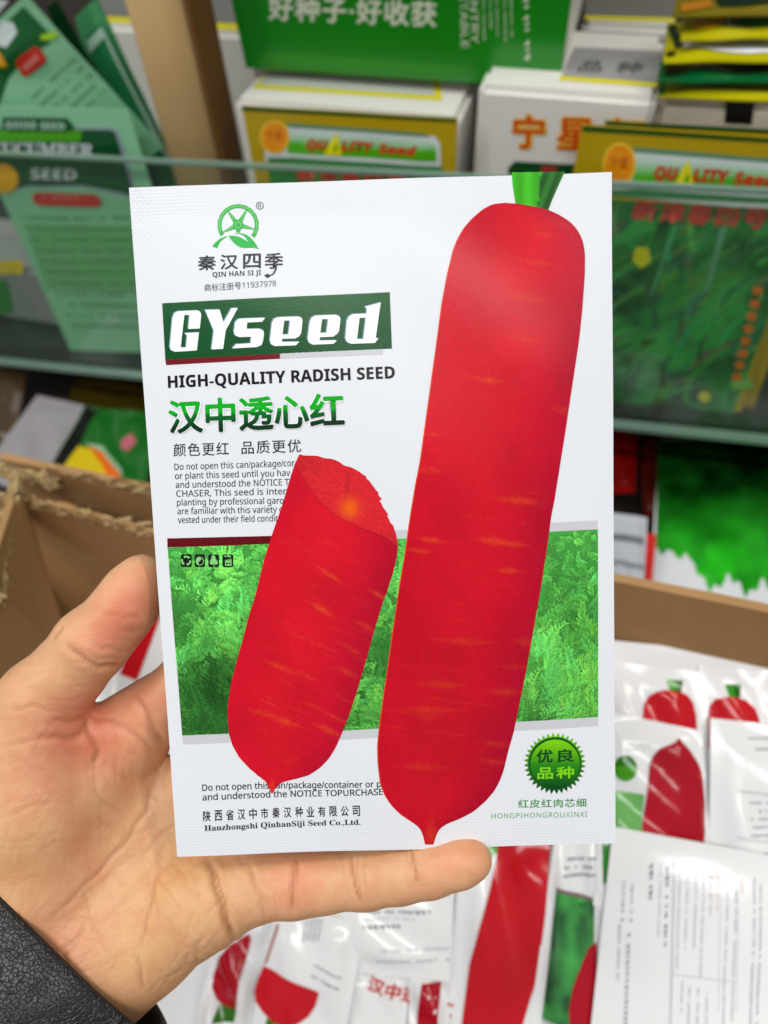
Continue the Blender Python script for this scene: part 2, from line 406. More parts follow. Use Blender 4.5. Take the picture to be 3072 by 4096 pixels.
# --- brand panel
p = Print(hs, .00005)
G1, G2 = np.array(srgb(6, 76, 34)), np.array(srgb(28, 92, 44))
p.poly(mp(z1, [(207, 738), (1464, 678), (1476, 990), (225, 1050)]), lambda q: G1+(G2-G1)*np.clip((1330-q[:, 1])/160, 0, 1)[:, None]*.7)
p.poly(mp(z1, [(225, 1050), (860, 1018), (862, 1047), (230, 1080)]), srgb(112, 16, 28))
p.poly(mp(z1, [(861, 1018), (1427, 992), (1428, 1022), (863, 1047)]), GR)
p.build('brand_panel', M_hero, packet)
G = mp(zA, [(255, 298), (530, 288), (565, 305), (580, 350), (560, 538), (400, 545), (418, 350), (345, 350), (295, 800), (370, 798), (385, 640), (352, 600), (550, 592), (520, 840), (220, 858), (160, 835), (145, 790), (180, 390), (205, 325)])
Yl = mp(zA, [(635, 282), (835, 278), (890, 455), (1000, 262), (1085, 258), (1045, 340), (920, 565), (885, 820), (725, 828), (755, 570), (735, 520)])
Sl = mp(zA, [(1120, 405), (1465, 395), (1420, 450), (1218, 458), (1210, 548), (1390, 545), (1440, 570), (1450, 610), (1435, 720), (1415, 770), (1350, 798), (1010, 815), (1065, 757), (1265, 745), (1275, 655), (1110, 660), (1050, 635), (1035, 580), (1050, 460), (1080, 420)])
E1 = [mp(zB, [(110, 358), (375, 348), (410, 365), (422, 400), (405, 560), (380, 600), (330, 628), (165, 632), (160, 672), (385, 668), (340, 715), (70, 725), (25, 700), (10, 650), (35, 430), (60, 380)]), mp(zB, [(192, 400), (265, 400), (245, 577), (168, 577)])]
E2 = [mp(zB, [(590, 335), (850, 325), (890, 345), (903, 385), (885, 530), (860, 570), (810, 603), (642, 612), (638, 653), (860, 650), (815, 695), (550, 706), (505, 680), (488, 630), (515, 410), (540, 360)]), mp(zB, [(670, 380), (748, 380), (725, 555), (647, 555)])]
Dl = [mp(zB, [(1060, 315), (1232, 308), (1238, 250), (1215, 220), (1415, 165), (1390, 320), (1350, 620), (1385, 622), (1340, 682), (1040, 694), (990, 675), (965, 625), (985, 400), (1010, 345)]), mp(zB, [(1145, 362), (1225, 360), (1193, 632), (1112, 634)])]
p = Print(hs, .00010)
for L in ([G], [Yl], [Sl], E1, E2, Dl):
    p.poly([[(x-4.5, y-2.5) for x, y in l] for l in L], srgb(120, 150, 165), grid=60)
    p.poly(L, srgb(240, 243, 247), grid=60, dz=.00004)
p.build('brand_lettering', M_hero, packet)
# --- logo
p = Print(hs, .00005)
LG = srgb(30, 165, 62); LG2 = srgb(110, 205, 110); LG3 = srgb(0, 172, 62)
cx, cy = 954, 902
A = np.radians(np.linspace(-38, 212, 90))
outer = [(cx+(81+1.8*abs(math.sin(a*9)))*math.cos(a), cy-(83+1.8*abs(math.sin(a*9)))*math.sin(a)) for a in A]
inner = [(cx+66*math.cos(a), cy-68*math.sin(a)) for a in A]
p.poly(outer+inner[::-1], LG, grid=0)
p.poly([(cx+76*math.cos(a), cy-78*math.sin(a)) for a in A[4:-4]]+[(cx+72.5*math.cos(a), cy-74.5*math.sin(a)) for a in A[4:-4]][::-1], LG2, grid=0, dz=.00002)
for tx, ty in [(630, 270), (940, 260), (560, 622), (1075, 577)]:
    e = np.array(zL(tx, ty)); d = e-(cx, cy); d /= np.linalg.norm(d); q = np.array([-d[1], d[0]]); s0 = np.array((cx, cy))+d*14
    p.poly([s0+q*10, e+q*2.6, e-q*2.6, s0-q*10], LG, grid=0); p.poly([s0+d*8+q*3, e+q*1, e-q*1, s0+d*8-q*1], LG2, grid=0, dz=.00003)
p.disc((cx, cy), 21, LG, dz=.00002); p.disc((cx, cy), 13, LG2, dz=.00004); p.disc((cx, cy), 10, LG, dz=.00006)
p.poly(mp(zL, [(760, 590), (850, 590), (830, 632), (785, 632)]), LG, grid=0)
for a in (25, 155, 270): p.disc((cx+17*math.cos(math.radians(a)), cy-17*math.sin(math.radians(a))), 2, LG2, n=12, dz=.00005)
p.poly(mp(zL, [(375, 865), (420, 800), (500, 735), (580, 700), (640, 692), (570, 735), (510, 790), (475, 850), (455, 895), (415, 878)]), LG3, grid=0)
p.poly(mp(zL, [(645, 690), (700, 683), (780, 690), (860, 720), (920, 755), (965, 790), (945, 740), (900, 690), (830, 655), (725, 648), (790, 638), (870, 645), (950, 670), (1020, 725), (1080, 790), (1120, 860), (1148, 912), (1080, 888), (1000, 885), (910, 892), (840, 880), (770, 840), (710, 780), (670, 730)]), LG3, grid=0)
p.build('logo_emblem', M_hero, packet)
p = Print(hs, .00005)
K = srgb(38, 42, 48); K2 = srgb(78, 82, 90)
for ch, x0, y0, x1, y1 in [('秦', 135, 1015, 440, 1262), ('汉', 510, 1000, 808, 1250), ('四', 888, 988, 1185, 1236), ('季', 1245, 975, 1550, 1240)]:
    p.text(ch, zL(x0, y1), zL(x1, y1-8), zL(x0, y0), K, bold=.022, cjk=True)
p.poly(mp(zL, [(1395, 1150), (1450, 1150), (1448, 1240), (1415, 1310), (1370, 1350), (1325, 1345), (1380, 1310), (1415, 1240)]), K, grid=0)
p.poly(mp(zL, [(1235, 1350), (1280, 1322), (1325, 1325), (1350, 1350), (1320, 1382), (1290, 1390)]), K, grid=0)
p.text('QIN HAN SI JI', zL(385, 1373), zL(1190, 1338), 20, K, style='bold')
p.text('商标注册号11937978', zL(248, 1612), zL(1440, 1537), zL(243, 1487), K2, bold=.004, cjk=True)
ring = [(1040+15.5*math.cos(t), 824+16*math.sin(t)) for t in np.linspace(0, 6.283, 32, endpoint=False)]
ring2 = [(1040+12.3*math.cos(t), 824+12.8*math.sin(t)) for t in np.linspace(0, 6.283, 32, endpoint=False)]
p.poly([ring, ring2], K2, grid=0); p.text('R', (1034, 833), (1047, 832), 17, K2, bold=.01)
p.build('maker_lettering', M_hero, packet)
# --- headings
BK = srgb(24, 22, 24)
p = Print(hs, .00005)
p.text('HIGH-QUALITY RADISH SEED', (674, 1552), (1580, 1514), 47, BK, bold=.012, style='bold')
p.build('heading_lettering', M_hero, packet)
p = Print(hs, .00005)
lb, rb, lt_ = (678, 1737), (1381, 1708), (673, 1600)
p.text('汉中透心红', lb, rb, lt_, srgb(206, 208, 213), bold=.052, cjk=True, shift=(4, 5))
p.text('汉中透心红', lb, rb, lt_, srgb(242, 244, 247), bold=.046, cjk=True, dz=.00003)
def gradg(q):
    t = np.clip((q[:, 1]-(1600-(q[:, 0]-673)*.038))/137, 0, 1)[:, None]
    a, b_, c_ = np.array(srgb(10, 168, 32)), np.array(srgb(8, 110, 40)), np.array(srgb(6, 52, 24))
    return np.where(t < .45, a+(a*.9-a)*t, b_+(c_-b_)*np.clip((t-.45)/.35, 0, 1))
p.text('汉中透心红', lb, rb, lt_, gradg, bold=.028, cjk=True, grid=12, dz=.00006)
p.build('variety_lettering', M_hero, packet)
p = Print(hs, .00005)
p.text('颜色更红', (695, 1827), (919, 1820), (694, 1774), K, bold=.006, cjk=True, spacing=1.15)
p.text('品质更优', (970, 1817), (1208, 1808), (968, 1765), K, bold=.006, cjk=True, spacing=1.15)
for s_, a, b_ in [('Do not open this can/package/cor', (699, 1880), (1182, 1863)), ('or plant this seed until you hav', (701, 1916), (1164, 1902)),
        ('and understood the NOTICE T', (704, 1952), (1160, 1939)), ('CHASER, This seed is inter', (706, 1987), (1149, 1975)),
        ('planting by professional garo', (709, 2022), (1138, 2012)), ('are familiar with this variety o', (711, 2057), (1136, 2047)),
        ('vested under their field condit', (713, 2092), (1114, 2083))]:
    p.text(s_, a, b_, 25, srgb(58, 60, 66), bold=.008)
p.build('notice_lettering', M_hero, packet)
p = Print(hs, .00005)
p.text('Do not open this can/package/container or p', (810, 3162), (1525, 3139), 25, srgb(40, 42, 48), bold=.014)
p.text('and understood the NOTICE TOPURCHASE', (811, 3200), (1532, 3171), 25, srgb(40, 42, 48), bold=.014)
for i, ch in enumerate('陕西省汉中市秦汉种业有限公司'):
    x = 814+i*45.9; y = 3284-i*1.85
    p.text(ch, (x, y), (x+30, y-1), (x-1, y-43), srgb(36, 38, 44), bold=.016, cjk=True)
p.text('Hanzhongshi QinhanSiji Seed Co.,Ltd.', (819, 3321), (1442, 3295), 23, srgb(36, 38, 44), bold=.006, style='serif')
p.build('company_lettering', M_hero, packet)
# --- small black signs on the field
p = Print(hs, .0001)
IB = srgb(24, 30, 24); IG = srgb(130, 200, 120)
def rr(x0, y0, x1, y1, k):
    return [(x0+k, y0), (x1-k, y0), (x1, y0+k), (x1, y1-k), (x1-k, y1), (x0+k, y1), (x0, y1-k), (x0, y0+k)]
for x0, x1 in ((252, 490), (560, 790), (862, 1100), (1176, 1416)):
    p.poly(mp(zI, rr(x0, 196, x1, 478, 26)), IB, grid=0)
for k in range(3):
    a = math.radians(90+120*k)
    for da, L in ((-.55, 62), (.2, 62)):
        c0 = (370+92*math.cos(a+da), 338-88*math.sin(a+da)); t = a+da+math.pi/2
        d = np.array([math.cos(t), -math.sin(t)]); q = np.array([math.cos(t-math.pi/2), -math.sin(t-math.pi/2)])
        c0 = np.array(c0); pts = [c0-d*32-q*20, c0+d*22-q*24, c0+d*38, c0+d*22+q*24, c0-d*32+q*20]
        p.poly(mp(zI, pts), IG, grid=0, dz=.00003)
t1 = np.radians(np.linspace(60, 250, 16)); t2 = np.radians(np.linspace(-110, 60, 16))
p.poly(mp(zI, [(675+92*math.cos(t), 345-98*math.sin(t)) for t in t1]+[(655, 400), (640, 370), (690, 330), (720, 290), (670, 250)]), IG, grid=0, dz=.00003)
p.poly(mp(zI, [(675+92*math.cos(t), 345-98*math.sin(t)) for t in t2]+[(675+76*math.cos(t), 345-84*math.sin(t)) for t in t2[::-1]]), IG, grid=0, dz=.00003)
p.poly(mp(zI, [(970, 210), (1010, 230), (1030, 300), (1055, 330), (1075, 370), (1070, 410), (1030, 425), (1000, 410), (990, 400), (975, 418), (930, 425), (895, 390), (905, 330), (930, 290), (940, 230)]), IG, grid=0, dz=.00003)
p.poly(mp(zI, [(983, 420), (997, 420), (999, 470), (983, 470)]), IG, grid=0, dz=.00003)
p.poly([mp(zI, [(1235, 445), (1235, 345), (1262, 305), (1278, 340), (1305, 290), (1325, 340), (1350, 285), (1375, 300), (1382, 445)]), mp(zI, [(1255, 375), (1295, 375), (1295, 415), (1255, 415)]), mp(zI, [(1318, 375), (1355, 375), (1355, 415), (1318, 415)])], IG, grid=0, dz=.00003)
p.poly(mp(zI, [(1205, 215), (1260, 228), (1330, 205), (1360, 230), (1355, 262), (1300, 245), (1240, 252)]), IG, grid=0, dz=.00003)
p.build('recycling_signs', M_hero, packet)
# --- radishes
nz = np.random.RandomState(3)
NZ = smoothnoise(900, 900, 30, nz)*.5+smoothnoise(900, 900, 90, nz)*.5
NF = smoothnoise(900, 900, 2.2, nz)
rs = np.random.RandomState(23)
def faint(n_, x0, y0, x1, y1, dx, sl):
    return [(rs.uniform(x0, x1)+(y-y0)*dx, y, rs.uniform(14, 80), rs.uniform(1.5, 5), sl+rs.uniform(-.05, .06), rs.uniform(.08, .28)) for y in rs.uniform(y0, y1, n_)]
def redish(xy, U, streaks, top=None):
    X, Y = xy[:, 0], xy[:, 1]
    ix = np.clip((X/4).astype(int), 0, 899); iy = np.clip((Y/4.6).astype(int), 0, 899)
    n_ = NZ[iy, ix]-.5; nf = NF[iy, ix]-.5
    a = np.array(srgb(199, 14, 37)); b_ = np.array(srgb(176, 10, 42)); hi = np.array(srgb(206, 24, 40))
    k = np.clip((U-.62)/.38, 0, 1)[:, None]
    c = a*(1-k)+b_*k
    mid = np.exp(-((U-.45)/.28)**2)[:, None]*.45
    c = c*(1-mid)+hi*mid
    c = c*(1+.36*n_+.13*nf)[:, None]
    org = np.array(srgb(228, 86, 26))
    for (sx, sy, L, w_, sl, st) in streaks:
        dx = X-sx; dy = Y-sy-sl*dx+ n_*10
        ww = w_*np.exp(-(dx/L)**2)+1.5
        g = np.exp(-(dx/L)**2-(dy/ww)**2)*st*.78
        g = np.clip(g*(.65+.6*nf), 0, 1)[:, None]
        c = c*(1-g)+org*g
    return c
bigL = mp(z4, [(700, 222), (620, 232), (560, 262), (480, 330), (420, 400), (380, 470), (350, 545), (310, 710), (275, 900), (235, 1200), (200, 1450), (165, 1700), (130, 1950), (100, 2100)])[0:]
bigL += mp(z5, [(330, 220), (300, 430), (265, 640), (235, 850), (205, 1060), (180, 1230), (160, 1380), (150, 1480), (152, 1580), (165, 1690), (190, 1760), (230, 1820), (280, 1870), (340, 1910), (380, 1940), (400, 1975), (415, 2040)])
bigR = mp(z4, [(705, 222), (800, 228), (900, 245), (990, 265), (1060, 295), (1140, 345), (1190, 400), (1225, 470), (1240, 560), (1238, 700), (1220, 930), (1195, 1150), (1150, 1440), (1100, 1780), (1031, 2212)])
bigR += mp(z5, [(1110, 220), (1085, 400), (1050, 620), (1010, 840), (975, 1040), (940, 1220), (900, 1420), (870, 1530), (850, 1620), (830, 1680), (800, 1740), (750, 1800), (680, 1860), (600, 1900), (530, 1925), (490, 1955), (475, 1990), (460, 2040)])
def smooth_outline(P, n=400):
    P = np.array(P, float); t = np.r_[0, np.cumsum(np.hypot(*np.diff(P, axis=0).T))]
    tt = np.linspace(0, t[-1], n); Q = np.c_[np.interp(tt, t, P[:, 0]), np.interp(tt, t, P[:, 1])]
    k = 5; ker = np.ones(k)/k
    for c_ in (0, 1):
        Q[k:-k, c_] = np.convolve(Q[:, c_], ker, 'same')[k:-k]
    return Q
def rows(y0, y1, n, d=60, m=18):
    a = y0+d*(np.linspace(0, 1, m)**2); b_ = y1-30*(np.linspace(1, 0, 10)**1.5)
    return np.r_[a, np.linspace(y0+d, y1-30, n)[1:-1], b_]
st = [(2000+(X/1.6756-400), 680+Y/1.6756, L, w_, sl, s_) for X, Y, L, w_, sl, s_ in [
    (920, 630, 75, 7, .14, .55), (960, 440, 50, 10, .1, .5), (850, 868, 75, 10, .12, .45), (830, 1145, 60, 9, .14, .6), (600, 1412, 55, 9, .03, .85),
    (480, 1392, 70, 2.5, .03, .5), (1090, 1610, 45, 14, .1, .4), (230, 1775, 60, 5, .02, .4), (190, 2015, 60, 6, .02, .45), (1050, 360, 70, 5, .2, .3), (800, 2200, 90, 8, .1, .35)]]
st += [(1400+X/1.3827, 1900+Y/1.3827, L, w_, sl, s_) for X, Y, L, w_, sl, s_ in [
    (920, 140, 80, 12, .12, .6), (450, 355, 55, 8, .1, .8), (380, 412, 50, 7, .08, .7), (790, 360, 60, 14, .12, .75), (900, 378, 60, 8, .1, .6), (870, 525, 50, 9, .06, .7), (640, 912, 90, 12, .03, .45),
    (960, 915, 40, 16, .05, .35), (500, 1150, 90, 12, .03, .5), (850, 1190, 70, 12, .03, .4), (450, 1290, 110, 10, .02, .4), (420, 1320, 50, 25, .1, .25), (400, 1605, 80, 13, .04, .4), (800, 1480, 60, 10, .1, .35),
    (800, 1580, 70, 12, .1, .3), (450, 1990, 26, 60, 0, .55), (900, 1050, 60, 10, .02, .25)]]
st += faint(60, 1860, 900, 2320, 3200, -.16, .08)
p = Print(hs, .00012)
ys = rows(812, 3375, 430)
xy, fc, U = rowgrid(smooth_outline(bigL), smooth_outline(bigR), ys, 100)
c = redish(xy, U, st)
sh = np.clip((xy[:, 1]-1700)/1500, 0, 1)[:, None]                      # the printed picture is a little purpler low down
c = c*(1-.16*sh)*np.array([1, .9, 1.])
edge = (np.minimum(U, 1-U) < .008)[:, None]; c = np.where(edge & (U < .5)[:, None], np.array(srgb(226, 92, 40)), c)
p.raw(xy, fc, c)
p.build('long_radish_picture', M_hero, packet)
p = Print(hs, .00009)
p.poly(mp(z4, [(750, 14), (755, 100), (775, 240), (990, 280), (1020, 200), (1060, 110), (1105, 8)]), lambda q: np.where(((q[:, 0]-2150)+(q[:, 1]-750)*.1 > 8)[:, None],
    np.array(srgb(28, 96, 26))*(1+.5*np.sin(q[:, :1]*.13+q[:, 1:]*.05)), np.array(srgb(60, 172, 28))*(1+.2*np.sin(q[:, :1]*.09))), grid=10)
p.build('leaf_stalk_picture', M_hero, packet)
cutL = mp(z2, [(905, 478), (880, 530), (850, 620), (800, 790), (740, 960), (690, 1120)])+mp(z3, [(640, 120), (610, 210), (560, 400), (520, 540), (490, 660), (472, 780), (470, 870), (478, 960), (500, 1030), (540, 1100), (600, 1165), (660, 1215), (700, 1245), (710, 1270), (733, 1318)])
cutR = mp(z2, [(912, 478), (965, 483), (1020, 489), (1060, 503), (1100, 504), (1140, 520), (1170, 545), (1220, 556), (1280, 590), (1340, 650), (1380, 720), (1410, 800), (1450, 880), (1480, 940), (1495, 1010), (1490, 1080), (1465, 1190), (1430, 1300)])+mp(z3, [(1400, 170), (1350, 340), (1300, 520), (1250, 690), (1200, 840), (1160, 940), (1120, 1030), (1080, 1095), (1030, 1150), (960, 1200), (880, 1225), (800, 1246), (765, 1272), (738, 1318)])
st2 = [(600+X/1.5082, 1500+Y/1.5082, L, w_, sl, s_) for X, Y, L, w_, sl, s_ in [(1090, 1200, 50, 9, .6, .7), (1380, 1320, 40, 10, .5, .3)]]
st2 += [(600+X/1.5082, 2300+Y/1.5082, L, w_, sl, s_) for X, Y, L, w_, sl, s_ in [(1040, 200, 50, 10, .55, .75), (1300, 300, 45, 10, .5, .4), (1390, 115, 35, 8, .5, .4), (800, 545, 60, 9, .4, .5), (950, 595, 40, 6, .45, .4),
    (1220, 440, 40, 8, .45, .35), (1190, 575, 50, 10, .4, .4), (700, 828, 60, 10, .2, .5), (820, 875, 45, 14, .25, .65), (1080, 925, 60, 12, .45, .5), (1130, 850, 50, 8, .45, .35), (1000, 780, 40, 8, .4, .25), (735, 1285, 14, 30, 0, .6)]]
st2 += faint(40, 1130, 2150, 1560, 3050, -.2, .4)
p = Print(hs, .00011)
ys = rows(1817.5, 3173, 300, d=40)
cR = smooth_outline(cutR); jg = smoothnoise(1, 400, 3, np.random.RandomState(8))[0]-.5; jm = (cR[:, 1] < 2110)
cR[:, 0] += jg*15*jm; cR[:, 1] = np.maximum.accumulate(cR[:, 1]+jg*8*jm)
xy, fc, U = rowgrid(smooth_outline(cutL), cR, ys, 90)
c = redish(xy, U, st2)
# cut face: lighter flesh with an orange core
X, Yq = xy[:, 0], xy[:, 1]
line = np.interp(X, [1183, 1230, 1290, 1350, 1440, 1530, 1591], [1850, 1935, 2010, 2062, 2105, 2138, 2180])
Rr_ = np.hypot(X-1400, (Yq-2020)*1.05); An_ = np.arctan2(Yq-2020, X-1400)
ins = 1/(1+np.exp((Yq-line)/4.5))
ix = np.clip((X/1.2).astype(int) % 900, 0, 899); iy = np.clip((Yq/1.2).astype(int) % 900, 0, 899)
grain = NF[iy, ix]-.5
flesh = np.array(srgb(208, 36, 46))*(1+.5*grain)[:, None]
core = (np.exp(-((X-1400)/34)**2-((Yq-2030)/38)**2)*.95)[:, None]
flesh = flesh*(1-core)+np.array(srgb(232, 96, 8))*core
rays_ = np.exp(-((X-1385+(Yq-1990)*.12)/10)**2)*np.exp(-((Yq-1930)/60)**2)*.35
flesh = flesh*(1-rays_[:, None]*.6)
flesh = flesh*(1+.045*np.sin(An_*31+Rr_*.05)*np.clip(Rr_/120, 0, 1))[:, None]*(1-.18*np.clip((Rr_-150)/120, 0, 1))[:, None]
c = c*(1-ins[:, None])+flesh*ins[:, None]
rim = np.exp(-((Yq-line-4)/4)**2)*.5; c = c*(1-rim[:, None]*.45)
p.raw(xy, fc, c)
p.build('cut_radish_picture', M_hero, packet)
# --- seal
p = Print(hs, .00005)
sc, sr = (2217, 3049), 125
def sealc(q): t = np.clip((q[:, 1]-2925)/250, 0, 1)[:, None]; return np.array(srgb(110, 190, 20))*(1-t)**1.2+np.array(srgb(8, 66, 22))*(1-(1-t)**1.2)
N = 36
p.poly([(sc[0]+(sr if i % 2 else 106)*math.cos(math.pi*i/N+.02), sc[1]+(sr if i % 2 else 106)*math.sin(math.pi*i/N+.02)) for i in range(2*N)], sealc, grid=20)
p.disc(sc, 106, lambda q: np.tile(srgb(6, 84, 24), (len(q), 1)), dz=.00002)
def discc(q):
    t = np.clip((q[:, 1]-2960)/190, 0, 1)[:, None]
    a, b_, c_ = np.array(srgb(120, 200, 20)), np.array(srgb(40, 130, 22)), np.array(srgb(4, 62, 24))
    return np.where(t < .5, a+(b_-a)*t*2, b_+(c_-b_)*(t-.5)*2)
p.disc((sc[0]+1, sc[1]+3), 99, discc, dz=.00004, grid=12)
for ch, x0, y0, x1, y1, cc in [('优', 2143, 2993, 2209, 3047, srgb(8, 70, 26)), ('良', 2226, 2992, 2293, 3045, srgb(8, 70, 26)), ('品', 2147, 3065, 2210, 3113, srgb(120, 205, 30)), ('种', 2223, 3062, 2294, 3110, srgb(120, 205, 30))]:
    p.text(ch, (x0, y1), (x1, y1-2), (x0, y0), cc, bold=.024, cjk=True, dz=.00006)
p.build('seal_emblem', M_hero, packet)
p = Print(hs, .00005)
p.text('红皮红肉芯细', (2072, 3231), (2344, 3225), (2071, 3196), srgb(66, 146, 74), bold=.014, cjk=True, spacing=1.12)
p.text('HONGPIHONGROUXINXI', (1966, 3274), (2347, 3265), 21, srgb(88, 158, 96), bold=.0, spacing=1.15)
p.build('slogan_lettering', M_hero, packet)
# --- embossed dots of the heat seal
dv, dfc = [], []
q = np.array([(math.cos(a), math.sin(a)) for a in np.linspace(0, 2*math.pi, 5, endpoint=False)])
def dots(pts, r_, name):
    global dv, dfc
    V_, F_ = [], []
    pts = np.array(pts); uv0 = hs.uv(pts); P0 = hs.surf(uv0, .00001)
    ex = _n(hs.P[1]-hs.P[0]); ey = _n(hs.P[3]-hs.P[0])
    for P_ in P0:
        k = len(V_); V_ += [P_+ex*r_*a+ey*r_*b2 for a, b2 in q]+[P_+hs.n*.00010]
        F_ += [(k+i, k+(i+1) % 5, k+5) for i in range(5)]
    return meshobj(name, V_, F_, M_hero, packet, np.tile(WHITE, (len(V_), 1)), smooth=False)
dt = [(522+i*11+j*.8, 762+j*13-i*.3) for i in range(7) for j in range(18) if (i+j) % 2 == 0]
o = dots(dt, .00018, 'heat_seal_dots'); o['kind'] = 'stuff'
dt = [(745+i*17+j*1.5, 3340+j*12-i*.52) for i in range(98) for j in range(6) if (i+j) % 2 == 0]
o = dots(dt, .00014, 'heat_seal_dots'); o['kind'] = 'stuff'
# ================================================================ THE HAND
# signed distance field of tapered capsules in camera-aligned millimetres, contoured as one continuous skin
def mm(x, y, d): return np.array([(x-1536)/FPX*d, -(y-2048)/FPX*d, d])
BONES = []                                            # (a, b, ra, rb, k)
def chain(pts, k=5.):
    P_ = [(mm(*q[:3]), q[3]) for q in pts]
    for (a, ra), (b_, rb) in zip(P_[:-1], P_[1:]): BONES.append((a, b_, ra, rb, k))
thumb = [(573, 2297, 197.5, 5.4), (545, 2345, 197, 7.4), (505, 2420, 197.5, 8.5), (447, 2495, 198.5, 8.7), (368, 2572, 199, 10.0), (272, 2690, 200.5, 10.1), (172, 2800, 202, 12.0), (150, 2960, 205, 15)]
palm = [
    [(150, 2930, 205, 15.0), (160, 3200, 208, 18.5), (185, 3450, 212, 18.8), (190, 3640, 215, 16.5)],      # thenar
    [(545, 2960, 215, 8.5), (420, 3200, 218, 12), (260, 3550, 219, 16)],                                 # index metacarpal
    [(800, 3090, 220, 9), (560, 3350, 222, 13.0), (300, 3680, 221, 17)],                                    # middle
    [(930, 3330, 219, 10), (650, 3520, 219.5, 14.0), (330, 3770, 220, 17)],                                    # ring
    [(1000, 3535, 208.5, 10.8), (800, 3600, 209.5, 13.2), (560, 3740, 212, 16.4), (400, 3850, 216, 18.3), (330, 3900, 218, 18.5)],      # hypothenar
    [(343, 3010, 209, 7.5), (400, 3080, 210.5, 10)],                                                     # web of the thumb
    [(410, 2985, 211.5, 8.0), (520, 2908, 212.5, 8.8), (600, 2822, 213, 8.2)],
    [(335, 2935, 205, 4.4), (290, 2955, 206, 7)],
]
fingers = [
    [(540, 2960, 213, 9.0), (650, 2815, 211, 8.6), (860, 2590, 207.5, 8.0), (1010, 2380, 203.5, 7.2), (1080, 2230, 200.5, 6.0)],      # index, behind the packet
    [(800, 3090, 217, 9.2), (980, 2880, 213, 8.8), (1210, 2640, 208, 8.2), (1380, 2440, 203.5, 7.4), (1460, 2300, 200, 6.2)],          # middle
    [(930, 3330, 215.5, 9.2), (1160, 3180, 212, 8.6), (1430, 3000, 207, 8.0), (1630, 2850, 203.5, 7.2), (1730, 2740, 201, 6.0)],       # ring
    [(1000, 3535, 208.5, 10.3), (1180, 3532, 206, 9.0), (1290, 3522, 204.4, 8.3), (1465, 3510, 202, 8.0), (1600, 3494, 199.5, 7.5), (1720, 3479, 197, 6.9), (1840, 3452, 194.8, 6.1), (1892, 3440, 193.6, 5.2)],   # little finger
]
# forearm frame: it comes towards the camera as it leaves the picture at the lower left
_fr = mm(175, 3775, 188); _tow = _n(-_fr)
e1 = _n(mm(490, 4090, 205)-mm(0, 3610, 205)); e2 = _n(_tow-e1*(_tow@e1)); axd = np.cross(e2, e1)
axd = axd if axd[0] < 0 else -axd
axd = _n(axd+np.array([0, 0, .25])); e2 = _n(e2-axd*(e2@axd)); e1 = _n(e1-axd*(e1@axd))
c0 = _fr-e2*26
for c_ in palm: chain(c_, 7.)
for sg in (-1, 1):
    BONES.append((c0-axd*34+e1*sg*8, c0+e1*sg*10.5, 18, 17.5, 8.)); BONES.append((c0+e1*sg*10.5, c0+axd*60+e1*sg*10, 17.5, 19, 8.))
nP = len(BONES); chain(thumb, 3.)
for c_ in fingers: chain(c_, 3.)
H0 = 0.75
lo = np.array([-142., -176, 176]); hi = np.array([36., -10, 250])
nx, ny, nz_ = [int(v) for v in (hi-lo)/H0]
gx = (lo[0]+np.arange(nx)*H0).astype(np.float32)[:, None, None]; gy = (lo[1]+np.arange(ny)*H0).astype(np.float32)[None, :, None]; gz = (lo[2]+np.arange(nz_)*H0).astype(np.float32)[None, None, :]
D = np.full((nx, ny, nz_), 30., np.float32)
for a, b_, ra, rb, k in BONES:
    m_ = max(ra, rb)+14
    i0 = np.maximum(((np.minimum(a, b_)-m_-lo)/H0).astype(int), 0); i1 = np.minimum(((np.maximum(a, b_)+m_-lo)/H0).astype(int)+2, [nx, ny, nz_])
    if (i1 <= i0).any(): continue
    X, Y_, Z = gx[i0[0]:i1[0]], gy[:, i0[1]:i1[1]], gz[:, :, i0[2]:i1[2]]
    d = b_-a; L2 = d@d
    t = np.clip(((X-a[0])*d[0]+(Y_-a[1])*d[1]+(Z-a[2])*d[2])/L2, 0, 1)
    s_ = np.sqrt((X-a[0]-t*d[0])**2+(Y_-a[1]-t*d[1])**2+(Z-a[2]-t*d[2])**2)-(ra+(rb-ra)*t)
    B = D[i0[0]:i1[0], i0[1]:i1[1], i0[2]:i1[2]]
    h_ = np.clip(.5+.5*(B-s_)/k, 0, 1)
    D[i0[0]:i1[0], i0[1]:i1[1], i0[2]:i1[2]] = B*(1-h_)+s_*h_-k*h_*(1-h_)
